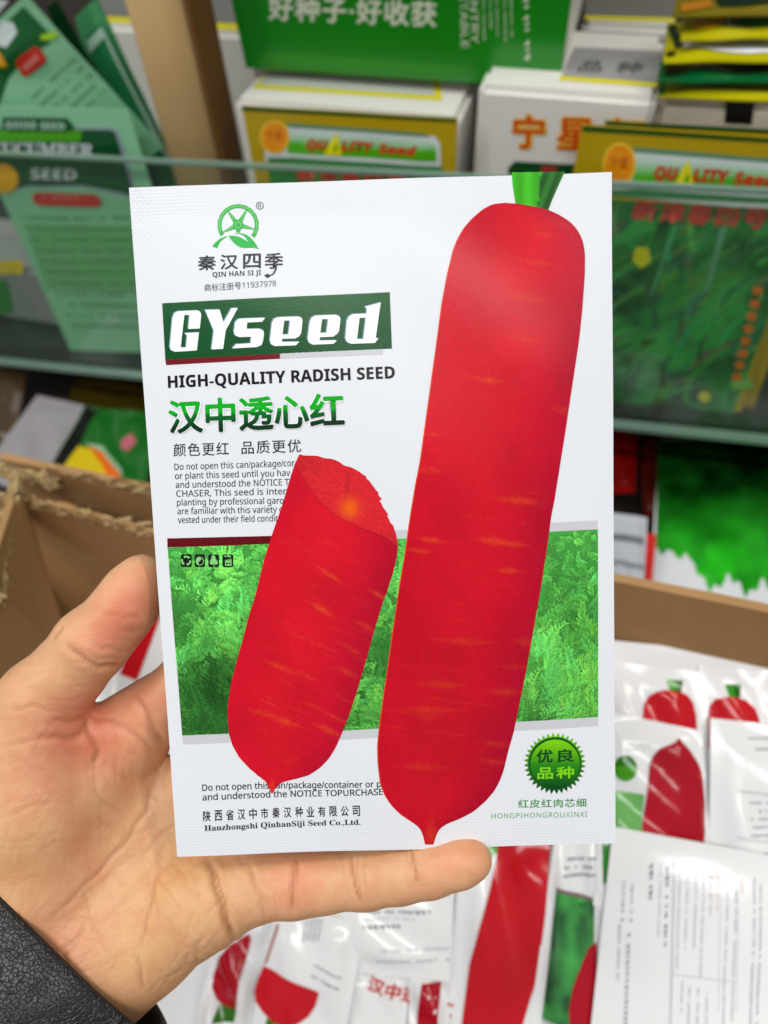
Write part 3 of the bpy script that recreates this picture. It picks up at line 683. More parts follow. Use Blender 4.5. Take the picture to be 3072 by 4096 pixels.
def surface_nets(D, lo, h):
    ins = D < 0
    c = [ins[i:ins.shape[0]-1+i, j:ins.shape[1]-1+j, k:ins.shape[2]-1+k] for i in (0, 1) for j in (0, 1) for k in (0, 1)]
    s_ = sum(q.astype(np.int8) for q in c); act = (s_ > 0) & (s_ < 8)
    idx = -np.ones(act.shape, np.int64); cells = np.argwhere(act); idx[act] = np.arange(len(cells))
    acc = np.zeros((len(cells), 3)); cnt = np.zeros(len(cells))
    corners = [(i, j, k) for i in (0, 1) for j in (0, 1) for k in (0, 1)]
    val = {q: D[cells[:, 0]+q[0], cells[:, 1]+q[1], cells[:, 2]+q[2]] for q in corners}
    for q in corners:
        for ax in range(3):
            if q[ax] == 0:
                q2 = list(q); q2[ax] = 1; q2 = tuple(q2); a, b_ = val[q], val[q2]
                cr = (a < 0) != (b_ < 0); t = np.where(cr, a/np.where(cr, a-b_, 1), 0)
                p_ = np.array(q, float)+np.outer(t, np.array(q2)-np.array(q)); acc[cr] += p_[cr]; cnt += cr
    V = lo+(cells+acc/cnt[:, None])*h
    F = []
    for ax in range(3):
        o1, o2 = [(1, 2), (2, 0), (0, 1)][ax]
        sl0 = [slice(None)]*3; sl1 = [slice(None)]*3; sl0[ax] = slice(0, -1); sl1[ax] = slice(1, None)
        cr = ins[tuple(sl0)] != ins[tuple(sl1)]; e = np.argwhere(cr); flip = ins[tuple(sl0)][cr]
        ok = (e[:, o1] > 0) & (e[:, o2] > 0) & (e[:, o1] < D.shape[o1]-1) & (e[:, o2] < D.shape[o2]-1); e = e[ok]; flip = flip[ok]
        def g(da, db):
            q = e.copy(); q[:, o1] -= da; q[:, o2] -= db; return idx[q[:, 0], q[:, 1], q[:, 2]]
        Q = np.c_[g(1, 1), g(0, 1), g(0, 0), g(1, 0)]; Q[~flip] = Q[~flip][:, ::-1]; F.append(Q)
    F = np.concatenate(F); return V, F[(F >= 0).all(1)]
V, F = surface_nets(D, lo, H0)
lab = np.arange(len(V))                                 # keep the one connected skin
for _ in range(400):
    m2 = lab[F].min(1); new = lab.copy()
    for i in range(4): np.minimum.at(new, F[:, i], m2)
    new = new[new]
    if (new == lab).all(): break
    lab = new
big_ = np.bincount(lab).argmax(); keep = lab == big_; ren = np.cumsum(keep)-1
F = ren[F[keep[F[:, 0]]]]; V = V[keep]
del D
# vertex normals (pointing out) in camera-aligned millimetres
def vnormals(V, F):
    n_ = np.cross(V[F[:, 2]]-V[F[:, 0]], V[F[:, 3]]-V[F[:, 1]]); N_ = np.zeros_like(V)
    for i in range(4): np.add.at(N_, F[:, i], n_)
    return N_/np.maximum(np.linalg.norm(N_, axis=1), 1e-9)[:, None]
def laplace(V, F, it, f):
    A_ = np.concatenate([F[:, [0, 1]], F[:, [1, 2]], F[:, [2, 3]], F[:, [3, 0]]])
    deg = np.bincount(A_[:, 0], minlength=len(V))+np.bincount(A_[:, 1], minlength=len(V))
    for _ in range(it):
        S = np.zeros_like(V)
        for c_ in range(3): S[:, c_] = np.bincount(A_[:, 0], V[A_[:, 1], c_], len(V))+np.bincount(A_[:, 1], V[A_[:, 0], c_], len(V))
        V = V+f*(S/np.maximum(deg, 1)[:, None]-V)
    return V
V = laplace(V, F, 3, .5)
Nn = vnormals(V, F)
front = Nn[:, 2] < 0
if (Nn*(V-V.mean(0))).sum() < 0: F = F[:, ::-1]; Nn = -Nn
PX = 1536+V[:, 0]/V[:, 2]*FPX; PY = 2048-V[:, 1]/V[:, 2]*FPX
facing = np.clip(-Nn[:, 2]*2.2+.1, 0, 1)
zH = lambda X, Y: (X/1.5082, 2700+Y/1.5082)
zT = lambda X, Y: (X/2.074, 2150+Y/2.074)
zP = lambda X, Y: (800+X/1.106, 3300+Y/1.106)
CRE = [  # (points, depth mm, half width px)
    (mp(zH, [(300, 1480), (380, 1400), (560, 1220), (760, 1000), (880, 820), (930, 640)]), .45, 9),
    (mp(zH, [(545, 265), (620, 262), (740, 300), (850, 390), (915, 450)]), .5, 12),
    (mp(zH, [(820, 120), (880, 220), (930, 330), (985, 420)]), .6, 15),
    (mp(zH, [(560, 590), (580, 700), (640, 780), (760, 850)]), .25, 12),
    (mp(zH, [(300, 370), (380, 385), (470, 378), (520, 340)]), .45, 13),
    (mp(zH, [(520, 250), (525, 320), (560, 400), (590, 470), (560, 560)]), .7, 13),
    (mp(zH, [(840, 1660), (870, 1540), (900, 1400), (940, 1240), (960, 1130), (1000, 1050)]), .5, 9),
    (mp(zH, [(400, 1860), (390, 1650), (500, 1540), (520, 1480)]), .4, 10),
    (mp(zH, [(1260, 1110), (1290, 1250), (1330, 1380), (1370, 1500), (1410, 1630)]), 1.0, 12),
    (mp(zH, [(820, 1690), (850, 1800), (870, 1900)]), .5, 9),
    (mp(zH, [(560, 1560), (640, 1480), (760, 1330), (900, 1180), (1010, 1010)]), .22, 8),
    (mp(zH, [(950, 1220), (1030, 1330), (1090, 1420)]), .3, 7), (mp(zH, [(740, 1000), (860, 940), (960, 900)]), .22, 7),
    (mp(zH, [(640, 1180), (740, 1260), (820, 1290), (930, 1310)]), .18, 7), (mp(zH, [(0, 870), (150, 800), (330, 760)]), .2, 8),
    (mp(zH, [(0, 440), (150, 400), (300, 380)]), .25, 9), (mp(zH, [(0, 215), (200, 190), (330, 215), (430, 250)]), .2, 8),
    (mp(zH, [(1180, 1790), (1190, 1650), (1230, 1560)]), .35, 8), (mp(zH, [(500, 1290), (560, 1500), (620, 1640), (690, 1730)]), .3, 8),
    (mp(zH, [(300, 1480), (420, 1475), (560, 1470), (700, 1480)]), .25, 7), (mp(zH, [(380, 1700), (440, 1650), (470, 1600), (500, 1560)]), .35, 8),
    (mp(zH, [(1070, 1060), (1040, 1130), (1100, 1200), (1150, 1290)]), .2, 7), (mp(zH, [(1500, 1120), (1560, 1300), (1620, 1420)]), .3, 8),
    # little finger folds
    (mp(zP, [(432, 130), (415, 220), (408, 300), (400, 395)]), .9, 9),
    (mp(zP, [(672, 120), (668, 200), (690, 280), (715, 350)]), .8, 8), (mp(zP, [(735, 118), (722, 200), (735, 280)]), .35, 7), (mp(zP, [(705, 120), (695, 200), (712, 300)]), .3, 6),
    (mp(zP, [(938, 100), (945, 180), (960, 260)]), .7, 8), (mp(zP, [(915, 110), (925, 190)]), .25, 6),
    (mp(zP, [(40, 150), (80, 250), (120, 400), (150, 530)]), .7, 10), (mp(zP, [(200, 150), (250, 270), (290, 430)]), .35, 8),
    # thumb folds
    (mp(zT, [(545, 870), (620, 950), (720, 1020), (830, 1065), (960, 1065), (1040, 1035)]), .9, 12),
    (mp(zT, [(740, 960), (830, 1000), (940, 1005), (1020, 990)]), .45, 9), (mp(zT, [(800, 900), (900, 930), (1020, 940), (1100, 930)]), .35, 8),
    (mp(zT, [(860, 650), (960, 640), (1060, 660), (1160, 665)]), .3, 8), (mp(zT, [(960, 700), (1020, 760), (1150, 795)]), .35, 8),
    (mp(zT, [(430, 1500), (540, 1525), (640, 1510), (715, 1490)]), .45, 11), (mp(zT, [(300, 1640), (480, 1660), (600, 1650), (715, 1600)]), .5, 13),
    (mp(zT, [(200, 1400), (330, 1400), (430, 1440)]), .3, 9), (mp(zT, [(520, 735), (500, 780), (440, 860)]), .5, 10),
]
rc = np.random.RandomState(17)
def fine(n_, x0, y0, x1, y1, ang, spread, L0, L1, dep, wd):
    for _ in range(n_):
        x, y = rc.uniform(x0, x1), rc.uniform(y0, y1); a_ = math.radians(ang+rc.uniform(-spread, spread)); L = rc.uniform(L0, L1); cu = rc.uniform(-.5, .5); pts = []
        for t in np.linspace(-.5, .5, 4): pts.append((x+math.cos(a_+cu*t)*L*t, y-math.sin(a_+cu*t)*L*t))
        CRE.append((pts, dep*rc.uniform(.5, 1.3), wd*rc.uniform(.7, 1.2)))
fine(34, 330, 3300, 900, 3950, 45, 25, 90, 330, .17, 5.5); fine(26, 330, 3300, 900, 3950, -50, 30, 80, 260, .16, 5.5)
fine(30, 20, 2950, 420, 3700, 75, 22, 70, 220, .13, 5.5); fine(22, 20, 2950, 420, 3700, 8, 16, 80, 260, .13, 5.5)
fine(16, 380, 2900, 660, 3250, -60, 40, 60, 160, .2, 6); fine(22, 900, 3430, 1500, 3640, -75, 22, 60, 150, .2, 5.5); fine(12, 1500, 3400, 1930, 3560, -82, 14, 50, 110, .14, 5.5)
fine(22, 60, 2650, 360, 2900, -12, 20, 60, 170, .15, 6); fine(26, 320, 2420, 620, 2700, -8, 22, 50, 150, .12, 5); fine(14, 900, 3430, 1950, 3600, 5, 10, 60, 200, .1, 5)
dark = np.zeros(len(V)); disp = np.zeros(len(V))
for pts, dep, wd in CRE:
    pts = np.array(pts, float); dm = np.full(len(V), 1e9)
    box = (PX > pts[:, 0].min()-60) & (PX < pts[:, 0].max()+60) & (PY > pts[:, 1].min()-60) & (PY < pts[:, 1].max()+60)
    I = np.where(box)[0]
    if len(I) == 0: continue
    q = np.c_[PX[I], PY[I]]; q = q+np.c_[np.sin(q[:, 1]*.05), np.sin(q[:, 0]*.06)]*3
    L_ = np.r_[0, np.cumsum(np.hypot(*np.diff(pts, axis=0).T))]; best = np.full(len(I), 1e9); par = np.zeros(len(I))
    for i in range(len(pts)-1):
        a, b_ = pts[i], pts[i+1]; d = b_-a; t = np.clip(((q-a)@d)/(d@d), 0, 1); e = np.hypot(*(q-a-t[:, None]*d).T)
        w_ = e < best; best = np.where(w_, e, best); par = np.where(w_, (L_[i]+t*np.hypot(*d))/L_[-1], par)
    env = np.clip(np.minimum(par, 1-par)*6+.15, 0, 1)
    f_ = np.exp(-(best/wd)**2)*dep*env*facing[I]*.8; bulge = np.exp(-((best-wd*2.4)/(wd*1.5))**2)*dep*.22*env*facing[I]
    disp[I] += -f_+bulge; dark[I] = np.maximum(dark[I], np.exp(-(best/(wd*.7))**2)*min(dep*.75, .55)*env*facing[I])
V = V+Nn*disp[:, None]
V = laplace(V, F, 1, .25)
# skin colour: paler tendons and warm pads
base = np.array(srgb(221, 168, 126)); pink = np.array(srgb(224, 140, 108)); yel = np.array(srgb(212, 164, 104)); deep = np.array(srgb(150, 84, 44))
def blob(x, y, r_): return np.exp(-(((PX-x)**2+(PY-y)**2)/r_**2))
pk = np.clip(blob(510, 2440, 110)*.9+blob(420, 2560, 120)*.8+blob(560, 2330, 90)*.35+blob(330, 2830, 120)*.8+blob(300, 2930, 110)*.9+blob(460, 3000, 120)*.6+blob(170, 3050, 200)*.45+blob(1180, 3520, 120)*.6+blob(1800, 3430, 120)*.45+blob(250, 3760, 150)*.5+blob(600, 2800, 150)*.6+blob(350, 3450, 140)*.3, 0, 1)
yl = np.clip(blob(700, 3500, 260)*.8+blob(60, 3450, 160)*.7+blob(560, 3850, 200)*.5+blob(230, 2700, 120)*.3, 0, 1)
cskin = base*(1-pk)[:, None]+pink*pk[:, None]; cskin = cskin*(1-yl*.6)[:, None]+yel*(yl*.6)[:, None]
mot = smoothnoise(600, 600, 9, np.random.RandomState(5))*.5+smoothnoise(600, 600, 25, np.random.RandomState(6))*.5
mo = mot[np.clip(((PY-2100)/4).astype(int), 0, 599), np.clip(((PX+300)/4).astype(int), 0, 599)]-.5
cskin = cskin*.92*(1+mo[:, None]*np.array([.10, .30, .38]))
dkk = np.clip(dark, 0, .7)[:, None]; cskin = cskin*(1-dkk)+deep*dkk  # creases also darkened in the skin colour, as painted shade
# to the world
Vw = CAM+(R@(V*[1, 1, -1]).T).T/1000.
M_skin, nt, b = newmat('skin')
at_ = nt.nodes.new('ShaderNodeAttribute'); at_.attribute_name = 'Col'; nt.links.new(at_.outputs['Color'], b.inputs['Base Color'])
b.inputs['Roughness'].default_value = .46; b.inputs['Specular IOR Level'].default_value = .38
b.inputs['Subsurface Weight'].default_value = .22; b.inputs['Subsurface Radius'].default_value = (1, .35, .15); b.inputs['Subsurface Scale'].default_value = .0035
tc = nt.nodes.new('ShaderNodeTexCoord')
vo = nt.nodes.new('ShaderNodeTexVoronoi'); vo.feature = 'DISTANCE_TO_EDGE'; vo.inputs['Scale'].default_value = 750
mpn = nt.nodes.new('ShaderNodeMapping'); mpn.inputs['Scale'].default_value = (1, .45, 1); mpn.inputs['Rotation'].default_value = (0, 0, .6)
nz0 = nt.nodes.new('ShaderNodeTexNoise'); nz0.inputs['Scale'].default_value = 160; nz0.inputs['Detail'].default_value = 4
nt.links.new(tc.outputs['Object'], mpn.inputs['Vector']); nt.links.new(mpn.outputs[0], vo.inputs['Vector']); nt.links.new(tc.outputs['Object'], nz0.inputs['Vector'])
wv = nt.nodes.new('ShaderNodeTexWave'); wv.bands_direction = 'Z'; wv.inputs['Scale'].default_value = 560; wv.inputs['Distortion'].default_value = 6; wv.inputs['Detail Scale'].default_value = .12; wv.inputs['Detail'].default_value = 2
nt.links.new(tc.outputs['Object'], wv.inputs['Vector'])
b1 = nt.nodes.new('ShaderNodeBump'); b1.inputs['Strength'].default_value = .35; b1.inputs['Distance'].default_value = .00022
b2 = nt.nodes.new('ShaderNodeBump'); b2.inputs['Strength'].default_value = .5; b2.inputs['Distance'].default_value = .0007
b3 = nt.nodes.new('ShaderNodeBump'); b3.inputs['Strength'].default_value = .10; b3.inputs['Distance'].default_value = .00016
nt.links.new(vo.outputs['Distance'], b1.inputs['Height']); nt.links.new(nz0.outputs['Fac'], b2.inputs['Height']); nt.links.new(wv.outputs['Fac'], b3.inputs['Height'])
nt.links.new(b1.outputs[0], b2.inputs['Normal']); nt.links.new(b2.outputs[0], b3.inputs['Normal']); nt.links.new(b3.outputs[0], b.inputs['Normal'])
person = empty('person', tuple(at(150, 3900, .22)), 'bare left hand in a black leather cuff holding up the white packet', 'person')
F2 = F[:, ::-1]                                        # the depth axis was mirrored
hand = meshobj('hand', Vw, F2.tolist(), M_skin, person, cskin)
# --- leather cuff: an elliptical tube with a rolled hem and a seam
M_lea, nt, b = newmat('black_leather')
b.inputs['Base Color'].default_value = (*srgb(22, 25, 29), 1); b.inputs['Roughness'].default_value = .34; b.inputs['Specular IOR Level'].default_value = .5
tc = nt.nodes.new('ShaderNodeTexCoord'); vo = nt.nodes.new('ShaderNodeTexVoronoi'); vo.feature = 'DISTANCE_TO_EDGE'; vo.inputs['Scale'].default_value = 950
nq = nt.nodes.new('ShaderNodeTexNoise'); nq.inputs['Scale'].default_value = 300; mxv = nt.nodes.new('ShaderNodeMixRGB'); mxv.inputs[0].default_value = .0004
nt.links.new(tc.outputs['Object'], nq.inputs['Vector']); nt.links.new(tc.outputs['Object'], mxv.inputs[1]); nt.links.new(nq.outputs['Color'], mxv.inputs[2]); nt.links.new(mxv.outputs[0], vo.inputs['Vector'])
rm = nt.nodes.new('ShaderNodeMapRange'); rm.inputs[2].default_value = .16; nt.links.new(vo.outputs['Distance'], rm.inputs[0])
b1 = nt.nodes.new('ShaderNodeBump'); b1.inputs['Strength'].default_value = .4; b1.inputs['Distance'].default_value = .00035
nt.links.new(rm.outputs[0], b1.inputs['Height'])
n3 = nt.nodes.new('ShaderNodeTexNoise'); n3.inputs['Scale'].default_value = 40; b2 = nt.nodes.new('ShaderNodeBump'); b2.inputs['Distance'].default_value = .004; b2.inputs['Strength'].default_value = .5
nt.links.new(tc.outputs['Object'], n3.inputs['Vector']); nt.links.new(n3.outputs['Fac'], b2.inputs['Height']); nt.links.new(b1.outputs[0], b2.inputs['Normal']); nt.links.new(b2.outputs[0], b.inputs['Normal'])
def c2w(p_): return CAM+R@(np.array(p_)*[1, 1, -1])/1000.
def tubept(s_, t, r_):
    wr = 1+.012*math.sin(t*3+s_*.09)+.01*math.sin(t*7-s_*.13)
    ct, st_ = math.cos(t), math.sin(t); f1 = math.copysign(abs(ct)**.85, ct); f2 = math.copysign(abs(st_)**.7, st_)
    return c2w(c0+axd*s_+(e1*(47+r_)*f1+e2*(23.5+r_)*f2)*wr)
prof = [(60, -1.6), (30, -1.6), (6, -1.4), (1.5, -1.2), (.2, -.6), (0, 0), (.5, .8), (2, 1.3), (5, 1.4), (8, 1.3), (12, 1.2), (20, 1.6), (30, 1.9), (45, 2.6), (60, 3.2), (75, 3.5), (95, 4.2), (130, 6)]
n = 160; ths = np.linspace(0, 2*math.pi, n+1)
Vs = [tubept(s_, t, r_) for s_, r_ in prof for t in ths]
Fs = [[i*(n+1)+j, i*(n+1)+j+1, (i+1)*(n+1)+j+1, (i+1)*(n+1)+j] for i in range(len(prof)-1) for j in range(n)]
slv = meshobj('jacket_sleeve', Vs, Fs, M_lea, person)
# a lapped panel edge running down the cuff
th = math.radians(58); pr = [(s_, r_) for s_, r_ in prof if r_ > 0]; sv = []
prs = []
for (sa, ra), (sb, rb) in zip(pr[:-1], pr[1:]):
    for k_ in np.linspace(0, 1, 6)[:-1]: prs.append((sa+(sb-sa)*k_, ra+(rb-ra)*k_))
cs = [(-.050, -.15), (-.046, .35), (-.03, .62), (-.012, .62), (0, .45), (.01, -.15)]
for dth, dr in cs:
    for s_, r_ in prs: sv.append(tubept(s_+.2, th+dth, r_+dr))
m_ = len(prs)
meshobj('seam', sv, [[k_*m_+i, k_*m_+i+1, (k_+1)*m_+i+1, (k_+1)*m_+i] for k_ in range(len(cs)-1) for i in range(m_-1)], M_lea, person)
# ================================================================ THE SHOP BEHIND
def W(x, y, z): return CAM+np.array((x, y, z), float)     # camera-relative place -> world
def boxmesh(name, x0, x1, y0, y1, z0, z1, mat, parent=None, bevel=.001, lab=None):
    bm = bmesh.new(); bmesh.ops.create_cube(bm, size=1)
    for v in bm.verts: v.co = Vector(((x0+x1)/2+v.co.x*(x1-x0), (y0+y1)/2+v.co.y*(y1-y0), (z0+z1)/2+v.co.z*(z1-z0)))+Vector(CAM)
    if bevel: bmesh.ops.bevel(bm, geom=bm.edges[:], offset=bevel, segments=2, affect='EDGES')
    o_ = Vector(parent_loc(parent)) if parent else Vector((0, 0, 0))
    for v in bm.verts: v.co -= o_
    me = bpy.data.meshes.new(name); bm.to_mesh(me); bm.free(); me.materials.append(mat)
    o = bpy.data.objects.new(name, me); COL.objects.link(o)
    if parent: o.parent = parent
    return o
def struct(o): o['kind'] = 'structure'; return o
SH = -.437
def shz(x): return -.412+.083*x                             # top of the shelf, which is not quite level
counter = struct(boxmesh('counter', -1.2, 1.2, -.35, .95, -.60, -.56, M_counter))
struct(boxmesh('shelf_back', -1.2, 1.2, .90, .93, -.56, .35, simple('shelf_back_board', srgb(58, 52, 44), .7, var=.3, vscale=9)))
# --- the acrylic tray along the shelf
tray = empty('acrylic_tray', tuple(W(0, .44, -.427)), 'clear milky acrylic front tray along the shelf edge, full of green packets', 'display tray')
def shear(o, k_, z0_):
    ox = parent_loc(o.parent)[0] if o.parent else 0.
    for v in o.data.vertices: v.co.z += k_*(v.co.x+ox-CAM[0])+z0_
    return o
fp_ = boxmesh('front_panel', -.75, .75, .440, .443, 0, 1, M_acr, tray, bevel=0)
pz_ = parent_loc(tray)[2]
for v in fp_.data.vertices:
    x = v.co.x+parent_loc(tray)[0]; top = v.co.z+pz_-CAM[2] > .5; v.co.z = ((-.2310+.049*x) if top else (-.427+.083*x))+CAM[2]-pz_
shear(boxmesh('panel_rim', -.75, .75, .4395, .4435, -.2309, -.2277, M_acredge, tray, bevel=.0006), .049, 0)
shear(boxmesh('panel_foot', -.75, .75, .4385, .4455, -.4365, -.4275, M_acredge, tray, bevel=.002), .083, 0)
shelf = struct(shear(boxmesh('glass_shelf', -.75, .75, .446, .88, -.427, -.412, M_shelf, bevel=.002), .083, 0))
for x in (-.52, .235): shear(boxmesh('side_divider', x, x+.003, .4436, .62, -.4115, -.245, M_acr, tray, bevel=0), .083, 0)
# --- wooden post
post = empty('wooden_post', tuple(W(-.29, .48, shz(-.29))), 'tan varnished wooden post standing behind the tray, left of the boxes', 'post')
def prism(name, pts, z0, z1, mat, parent):
    n_ = len(pts); Vs = [W(x, y, z0) for x, y in pts]+[W(x, y, z1) for x, y in pts]
    Fs = [[i, (i+1) % n_, n_+(i+1) % n_, n_+i] for i in range(n_)]+[list(range(n_))[::-1], list(range(n_, 2*n_))]
    return meshobj(name, Vs, Fs, mat, parent)
cxp, hw = -.2915, .0215
pts = []
for t in np.linspace(0, 2*math.pi, 40, endpoint=False):
    c_, s_ = math.cos(t), math.sin(t); pts.append((cxp+hw*math.copysign(abs(c_)**.62, c_), .485+.024*math.copysign(abs(s_)**.62, s_)))
prism('shaft', pts, shz(cxp)+.002, .12, M_wood, post)
boxmesh('edge_strip', cxp+hw+.0004, cxp+hw+.0045, .470, .50, shz(cxp)+.003, .12, M_wooddark, post)
# --- boxes on the shelf
M_white = simple('white_board', srgb(226, 224, 218), .42, var=.02, vscale=8)
M_greenb = simple('green_board', srgb(0, 128, 14), .3, var=.05, vscale=9, coat=.3)
M_beige = simple('beige_board', srgb(196, 186, 168), .5)
def face(Y, pxc, flip=False):
    return Sheet(pxc, [onY(x, y, Y) for x, y in pxc])
def boxat(name, tl, tr, Y, depth, label, mat, cat='box', zb=None, group=None):
    a = onY(*tl, Y)-CAM; b_ = onY(*tr, Y)-CAM; z1 = (a[2]+b_[2])/2
    t = empty(name, tuple(W(a[0], Y, zb if zb is not None else shz(b_[0]))), label, cat, group)
    boxmesh('carton', a[0], b_[0], Y, Y+depth, (shz(b_[0])+.0005) if zb is None else zb, z1, mat, t, bevel=.004)
    return t, a, b_, z1
YEL = srgb(222, 214, 20); GREY = srgb(150, 151, 150); DG = srgb(8, 84, 30)
GRP = 'white seed cartons on the shelf'
tB, a, b_, zB_ = boxat('carton_box', (928, 402), (1835, 478), .470, .105, 'white carton behind the gold packet left of the big gap', M_white, group=GRP)
def topsheet(z, pxc): return Sheet(pxc, [onZ(x, y, z) for x, y in pxc])
s_ = topsheet(zB_+.0003, [(1000, 380), (1800, 440), (1780, 300), (1050, 250)]); p = Print(s_, .0001)
p.poly([(1010, 352), (1770, 402), (1755, 300), (1090, 260)], YEL); p.build('label_border', M_box, tB)
p = Print(s_, .0003); p.poly([(1035, 338), (1740, 384), (1730, 300), (1100, 262)], srgb(186, 194, 184)); p.smear(1165, 292, 1370, 305, srgb(110, 120, 112), h=14); p.build('label_panel', M_box, tB)
tC, a, b_, zC = boxat('carton_box', (1912, 345), (2632, 398), .474, .10, 'white carton lettered in orange beside the gold packet', M_white, group=GRP)
s_ = topsheet(zC+.0003, [(1950, 330), (2625, 375), (2660, 190), (2010, 150)]); p = Print(s_, .0001)
p.poly([(2240, 322), (2625, 350), (2630, 334), (2245, 306)], YEL); p.poly([(2250, 304), (2632, 330), (2650, 205), (2300, 190)], srgb(152, 152, 152)); p.build('label_panel', M_box, tC)
p = Print(s_, .0003); p.text('品种', (2310, 292), (2560, 300), (2330, 245), srgb(84, 86, 84), bold=.02, cjk=True, spacing=1.9); p.build('label_lettering', M_box, tC)
sC = face(.4737, [(1912, 900), (2632, 900), (2632, 398), (1912, 345)]); p = Print(sC, .0002)
p.text('宁星红', (2062, 578), (2600, 600), (2066, 440), srgb(240, 190, 60), bold=.07, cjk=True, spacing=1.5)
p.text('宁星红', (2066, 574), (2596, 596), (2070, 446), srgb(206, 70, 10), bold=.02, cjk=True, spacing=1.5, dz=.0001); p.build('front_lettering', M_box, tC)
p = Print(sC, .0002); p.poly([(2050, 900), (2050, 650), (2080, 625), (2330, 640), (2330, 900)], srgb(10, 70, 30)); p.poly([(2060, 900), (2060, 700), (2150, 660), (2200, 900)], srgb(30, 110, 50), dz=.0001); p.text('新', (2180, 695), (2250, 698), (2195, 640), srgb(190, 50, 50), bold=.02, cjk=True, dz=.0002); p.build('front_picture', M_box, tC)
tD, a, b_, zD = boxat('carton_box', (2330, 92), (2700, 112), .60, .12, 'white carton with shade painted on its front, standing behind the carton with orange lettering', M_white, group=GRP)
sD = face(.5997, [(2330, 400), (2700, 400), (2700, 112), (2330, 92)]); p = Print(sD, .0002); p.poly([(2330, 150), (2700, 165), (2700, 300), (2330, 300)], srgb(88, 80, 74)); p.disc((2350, 190), 36, srgb(200, 130, 20), ry=26, dz=.0001); p.smear(2480, 180, 2640, 186, srgb(170, 60, 40), h=16); p.build('front_panel', M_box, tD)  # dark strip is shade painted on the white front; disc and strokes are print
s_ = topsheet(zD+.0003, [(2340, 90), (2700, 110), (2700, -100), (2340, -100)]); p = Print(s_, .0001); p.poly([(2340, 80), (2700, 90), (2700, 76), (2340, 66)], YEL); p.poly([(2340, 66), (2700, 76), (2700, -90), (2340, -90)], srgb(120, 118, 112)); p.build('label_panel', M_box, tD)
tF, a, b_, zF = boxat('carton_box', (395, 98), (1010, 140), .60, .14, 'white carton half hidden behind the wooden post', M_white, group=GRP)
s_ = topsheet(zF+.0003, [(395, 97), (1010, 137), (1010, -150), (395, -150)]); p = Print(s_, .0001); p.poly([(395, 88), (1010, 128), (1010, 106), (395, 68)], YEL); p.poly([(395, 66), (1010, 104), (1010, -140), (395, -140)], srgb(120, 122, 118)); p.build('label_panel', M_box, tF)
tE, a, b_, zE = boxat('open_carton', (2640, 392), (3400, 452), .478, .12, 'beige carton with a square black hole under the envelope stack', M_beige)
sE = face(.4777, [(2640, 900), (3400, 900), (3400, 452), (2640, 392)]); p = Print(sE, .0002); p.poly([(2936, 405), (3052, 411), (3040, 492), (2928, 485)], srgb(10, 8, 6)); p.build('square_hole', M_box, tE)
# green box on top of the cartons
a = onY(985, 272, .505)-CAM; b_ = onY(2238, 356, .505)-CAM; zg = max(zB_, zC)+.001
tG = empty('green_box', tuple(W(a[0], .505, zg)), 'big bright green box with white lettering on top of the cartons', 'box')
sh_ = .012
def skewbox(name, P0, P1, hgt, dep, mats, parent):
    """box with a bottom edge P0-P1 (camera relative)"""
    P0 = np.array(P0); P1 = np.array(P1); up = np.array((0, -.10, 1.))*hgt; dp = np.array((0, dep, dep*.10))
    q = [P0, P1, P1+up, P0+up, P0+dp, P1+dp, P1+up+dp, P0+up+dp]
    return [CAM+v for v in q]
q = skewbox('x', a, b_, .22, .11, None, tG)
meshobj('front_face', [q[i] for i in (0, 1, 2, 3)]+[v+np.array((0, .001, 0)) for v in (q[0], q[1], q[2], q[3])], [[0, 1, 2, 3], [7, 6, 5, 4], [0, 4, 5, 1], [1, 5, 6, 2], [2, 6, 7, 3], [3, 7, 4, 0]], M_greenb, tG, smooth=False)
q2 = [v+np.array((0, .0012, 0)) for v in (q[0], q[1], q[2], q[3])]+q[4:]
meshobj('carton', q2, [[1, 5, 6, 2], [0, 3, 7, 4], [0, 4, 5, 1], [3, 2, 6, 7], [4, 7, 6, 5], [0, 1, 2, 3]], M_white, tG, smooth=False)
nG = np.cross(q[1]-q[0], q[3]-q[0])
def onG(x, y): return onP(x, y, q[0]-CAM, nG)
c4 = [(985, 272), (2238, 356), (2300, -260), (860, -330)]; sG = Sheet(c4, [onG(*c) for c in c4])
p = Print(sG, .0003); LW_ = srgb(206, 214, 190)
p.text('好种子·好收获', (1080, 78), (1762, 108), (1082, -28), LW_, bold=.03, cjk=True, spacing=1.1)
for i, (x, y0, y1, hh) in enumerate([(1865, -160, 190, 24), (1905, -160, 172, 24), (1948, -100, 155, 10), (1975, -100, 128, 10), (2000, -100, 136, 10), (2030, -100, 160, 10), (2055, -100, 140, 10), (2118, -100, 215, 26)]):
    if i < 2: p.text(['VEGETABLE', 'COUNTRY'][i], (x-14, -150), (x-14+10, y1), (x+14, -151), LW_, bold=.01)
    else: p.smear(x, y0, x+4, y1, LW_, h=hh, direction=(.02, 1))
p.build('front_lettering', M_box, tG)
p = Print(sG, .00025); p.poly([(1070, 200), (1900, 262), (1890, 300), (1030, 250)], srgb(40, 140, 30)); p.build('lower_band', M_box, tG)
